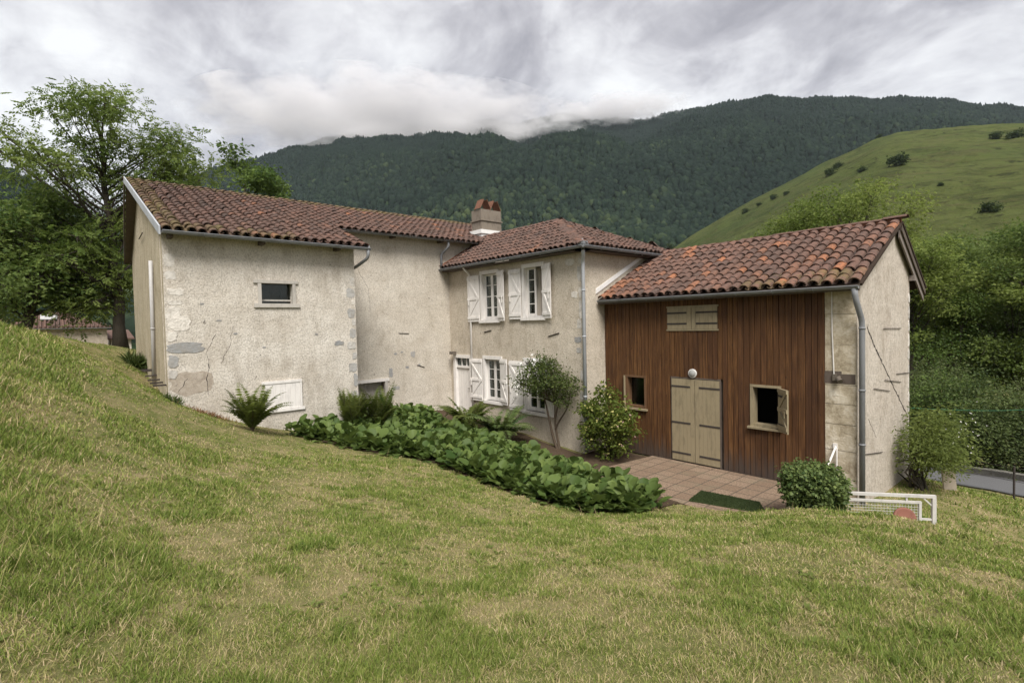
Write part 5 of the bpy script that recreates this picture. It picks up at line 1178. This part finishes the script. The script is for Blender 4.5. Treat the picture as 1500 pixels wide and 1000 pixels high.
tag(b.build('line', M['green_wire']), 'thin green line strung from the barn gable across the lane', 'line')
# dead growth at the foot of the front block
Rd = np.random.default_rng(9)
def tuft(name, label, x, y, n, h, mat, cat, sp=.25, grp=None):
    z = Ts(x, y)-.01; C = np.stack([x+Rd.normal(0, sp, n), y+Rd.normal(0, sp*.5, n), np.full(n, z)], 1); C[:, 2] = T(C[:, 0], C[:, 1])
    D = unit(Rd.normal(0, .8, (n, 3))+[0, 0, .7]); D[:, 2] = np.abs(D[:, 2]); V, F_ = leaf_quads(C, D, unit(Rd.normal(0, 1, (n, 3))), np.full(n, h)*Rd.uniform(.5, 1.2, n), np.full(n, .006), .05, .2)
    return tag(big_mesh(name, V, [F_], M[mat], tint=np.full(len(V), .5)), label, cat, grp)
tuft('dead_tuft', 'heap of brown dead stalks at the left foot of the front block', 2.7, 13.95, 260, .13, 'petal_rust', 'weeds', .24)
tuft('weed', 'dark weeds growing against the back of the ochre gable wall', 1.93, 20.0, 500, .45, 'leaf_ivy', 'weeds', .12)
tuft('weed', 'small dark weed growing at the left corner of the farmhouse', 1.95, 13.95, 160, .2, 'leaf_ivy', 'weeds', .1)
# far farm building beyond the bank
fh = tag(empty('far_house', (.8, 50, 1)), 'distant stone house with a red tile roof and roof light beyond the left bank', 'house')
M['far_stone'] = material('far_stone_wall', lambda t: stone_mat(t, (.34, .29, .23), (.48, .42, .35), (.20, .17, .13), 4.5))
b = MB(); b.box((-2.6, 48, 0), (2.85, 54, 4.15)); b.build('wall', M['far_stone'], fh)
b = MB(); b.add([(-2.9, 47.7, 4.15), (3.1, 47.7, 4.15), (3.1, 54.3, 4.15), (-2.9, 54.3, 4.15), (-.3, 51, 5.35), (.6, 51, 5.35)], [(0, 1, 5, 4), (1, 2, 5), (2, 3, 4, 5), (3, 0, 4), (3, 2, 1, 0)], .45); ro = b.build('roof', M['tile'], fh)
b = MB(); y_ = 0
for i in range(26):
    x_ = -2.85+i*.235; s0 = 0; tm = 1-max(0, (x_-.6)/2.5) if x_ > .6 else (1-max(0, (-.3-x_)/2.6) if x_ < -.3 else 1)
    b.tube([(x_, 47.68, 4.20), (x_, 47.7+3.3*tm, 4.20+1.2*tm)], .075, 6, tint=random.uniform(.3, .75))
b.build('roof_tiles', M['tile'], ro)
b = MB(); b.box((0, 0, 0), (.9, .9, .05), lambda x, y, z: (-.75+x, 49.0+y, 4.20+(1.3+y)*.3636+z+.10)); b.build('roof_light', M['pvc'], ro)
gutter((-2.9, 47.62, 4.12), (3.1, 47.62, 4.12), fh)
fs_ = tag(empty('far_shed', (3.6, 52, 1)), 'small pale outbuilding just right of the distant stone house', 'shed')
b = MB(); b.box((3.3, 52, 0), (4.6, 56, 3.2)); b.build('wall', M['wall_rec'], fs_)
b = MB(); b.add([(3.1, 51.7, 3.2), (4.8, 51.7, 3.2), (4.8, 56.2, 3.9), (3.1, 56.2, 3.9), (3.1, 51.7, 3.3), (4.8, 51.7, 3.3), (4.8, 56.2, 4.0), (3.1, 56.2, 4.0)], [(0, 3, 2, 1), (4, 5, 6, 7), (0, 1, 5, 4), (1, 2, 6, 5), (2, 3, 7, 6), (3, 0, 4, 7)]); b.build('roof', M['tile'], fs_)

# ================================================================== GRASS
def grass_fn(t):
    k = t.attr('tint'); c = t.ramp(k, [(0, (.090, .138, .024)), (.35, (.178, .232, .045)), (.6, (.275, .290, .075)), (.8, (.42, .335, .175)), (1, (.56, .445, .28))])
    p = principled(t, c, .6, None, .2); tr = t.n('ShaderNodeBsdfTranslucent', Color=c).outputs[0]
    return t.n('ShaderNodeMixShader', i0=.3, i1=p, i2=tr).outputs[0]
M['grass'] = material('grass_blades', grass_fn)
def grass():
    R = np.random.default_rng(4); N = 1450000
    # range with falling density
    u = R.random(N); r = 1.3*(27/1.3)**(u**.92); az = np.radians(R.uniform(-28, 112, N)); x = r*np.cos(az); y = r*np.sin(az)
    keep = np.ones(N, bool)
    def box(x0, x1, y0, y1): return (x > x0) & (x < x1) & (y > y0) & (y < y1)
    for bb in ((1.9, 6.5, 14.15, 25), (6.5, 16, 16.4, 25), (11.25, 16, 9.75, 17), (12.2, 16.5, 3.3, 10), (9.7, 12.3, 4.05, 9.9)): keep &= ~box(*bb)
    keep &= ~inpoly_np(x, y, BEDP*[1, 1]); keep &= ~box(8.6, 11.3, 9.0, 16.4)
    keep &= ~inpoly_np(x, y, np.array([(9.35, 5.5), (10.3, 3.9), (12.3, 3.9), (12.3, 9.9), (9.0, 9.9)]))
    dr = np.min((x[:, None]-RC[None, ::4, 0])**2+(y[:, None]-RC[None, ::4, 1])**2, axis=1) if False else None
    # keep clear of the lane
    far = x > 17; idx = np.where(far)[0]; 
    if len(idx):
        d2 = ((x[idx, None]-RC[None, ::3, 0])**2+(y[idx, None]-RC[None, ::3, 1])**2).min(1); keep[idx[d2 < 1.45**2]] = False
    patch_ = fbm(x*1.25, y*1.25, 31, 4); fine = fbm(x*4.2, y*4.2, 35, 3); tuf = fbm(x*4.6+9, y*4.6, 41, 2)
    dry = np.clip((patch_-.5)*4.2+(fine-.5)*2.8+.38, 0, 1)
    left = np.clip((.35-x)/.8, 0, 1)*np.clip((y-1.5)/4, 0, 1); right = np.clip((x-13)/3, 0, 1)
    for (qx, qy, qr) in ((2.12, 8.14, .45), (2.06, 1.86, .30), (2.24, 3.55, .4), (.1, 5.4, .5), (5.2, 1.9, .6), (1.9, 6.2, .5), (4.6, 6.0, .7), (3.0, 2.0, .4), (.6, 2.9, .3)):
        dry = np.maximum(dry, np.clip(1.25-np.hypot(x-qx, y-qy)/qr+(fine-.5)*1.6, 0, 1))
    dry *= (1-.60*left)*(1-.55*right)
    keep &= R.random(N) < (1-.55*dry)
    x, y, r, dry, tuf, left, fine, right = (a[keep] for a in (x, y, r, dry, tuf, left, fine, right)); n = len(x)
    z = T(x, y)
    tall = np.clip((tuf-.56)*8, 0, 1)
    h = (.022+.045*R.random(n)**1.6+.060*tall*R.random(n))*(1-.35*dry)*(1+1.2*left*R.random(n))*np.where((y > 10)&(x > .6), .6, 1); far_k = np.clip((r-6)/12, 0, 1); h *= 1+.25*far_k
    dead = R.random(n) < (.10+.48*dry)
    tint = np.clip(np.where(dead, R.normal(.80, .10, n), R.normal(.33, .16, n)+.14*dry-.08*tall+.12*(fine-.5)), 0, 1)
    long_ = (R.random(n) < .006*(.3+left)*1.5); h = np.where(long_, R.uniform(.14, .34, n), h); tint = np.where(long_, R.uniform(.62, .85, n), tint)
    w = np.maximum(.0016, .00056*r)*R.uniform(.7, 1.4, n); w = np.where(long_, w*.55, w)
    a = R.random(n)*6.28; lean = R.uniform(.2, 1.3, n)*np.where(dead, 1.5, 1); a2 = R.random(n)*6.28
    L = np.stack([np.cos(a2)*lean, np.sin(a2)*lean, np.ones(n)], 1); L = unit(L)*h[:, None]
    S = np.stack([np.cos(a), np.sin(a), np.zeros(n)], 1)*w[:, None]
    B = np.stack([x, y, z-.004], 1); mid = B+L*.55+[0, 0, .0]; mid[:, 2] += h*.06; tip = B+L; tip[:, 2] -= h*.10*lean
    V = np.stack([B-S, B+S, mid+S*.75, mid-S*.75, tip], 1).reshape(-1, 3); k = np.arange(n)[:, None]*5
    o = big_mesh('grass', V, [k+np.array([[0, 1, 2, 3]]), k+np.array([[3, 2, 4]])], M['grass'], tint=np.repeat(tint, 5)); tag(o, kind='stuff')
grass()
def weeds():
    R = np.random.default_rng(61); N = 900; r = 3.2*(14/3.2)**R.random(N); az = np.radians(R.uniform(0, 98, N)); x, y = r*np.cos(az), r*np.sin(az)
    ok = ~inpoly_np(x, y, BEDP) & ~((x > 8.8) & (y > 3.2)) & ~((x > 1.7) & (y > 13.9)) & (fbm(x*.8, y*.8, 91, 3) > .46); x, y = x[ok], y[ok]; z = T(x, y); n = len(x); k = 9
    C = np.repeat(np.stack([x, y, z+.004], 1), k, 0)+R.normal(0, .012, (n*k, 3))*[1, 1, .2]; a = R.random(n*k)*6.28; el = R.uniform(.15, .7, n*k)
    D = np.stack([np.cos(a)*np.cos(el), np.sin(a)*np.cos(el), np.sin(el)], 1); Nn = unit(np.stack([-np.cos(a)*np.sin(el), -np.sin(a)*np.sin(el), np.cos(el)], 1)+R.normal(0, .2, (n*k, 3)))
    L = np.repeat(R.uniform(.03, .065, n), k)*R.uniform(.7, 1.2, n*k); V, F_ = leaf_quads(C, D, Nn, L, L*.2, .15, .2)
    tag(big_mesh('lawn_weeds', V, [F_], M['leaf_bright'], tint=np.repeat(np.repeat(.35+R.random(n)*.5, k), 4)), kind='stuff')
weeds()
# scattered yellow meadow flowers on the bank
Rf = np.random.default_rng(12)

# ================================================================== AIR
def vol(t_name, fn):
    m = bpy.data.materials.new(t_name); m.use_nodes = True; t = NT(m.node_tree); o = t.n('ShaderNodeOutputMaterial'); t.set(o.inputs['Volume'], fn(t)); return m
M['haze'] = vol('haze', lambda t: t.n('ShaderNodeVolumePrincipled', Color=(.76, .86, .97), Density=.00007).outputs[0])
b = MB(); b.box((-2300, -2300, -12), (2300, 2300, 640)); tag(b.build('haze', M['haze']), kind='stuff')
def cloud_fn(t):
    p = t.n('ShaderNodeTexCoord').outputs['Object']; l = t.n('ShaderNodeVectorMath', {'operation': 'LENGTH'}, i0=p).outputs['Value']
    n = t.noise(t.scale(p, (2.2, 1.0, 1.1)), 2.0, 5, .6)
    d = t.math('SUBTRACT', t.math('MULTIPLY', n, 2.0), t.math('ADD', .18, t.math('MULTIPLY', l, .95)))
    d = t.math('MULTIPLY', t.math('MAXIMUM', d, 0.0), .12)
    return t.n('ShaderNodeVolumePrincipled', Color=(.93, .92, .93), Density=d, Anisotropy=.1).outputs[0]
M['cloud'] = vol('low_cloud', cloud_fn)
def low_cloud(az, r, z, sx, sy, sz):
    m = bpy.data.meshes.new('low_cloud'); bm_ = __import__('bmesh').new(); __import__('bmesh').ops.create_icosphere(bm_, subdivisions=3, radius=1); bm_.to_mesh(m); bm_.free()
    o = link('low_cloud', m, M['cloud']); o.location = (r*math.cos(rad(az)), r*math.sin(rad(az)), z); o.scale = (sx, sy, sz); o.rotation_euler = (0, 0, rad(az+90)); tag(o, kind='stuff')
low_cloud(60.5, 1015, 396, 390, 115, 88)
low_cloud(37.5, 1150, 455, 170, 60, 32)
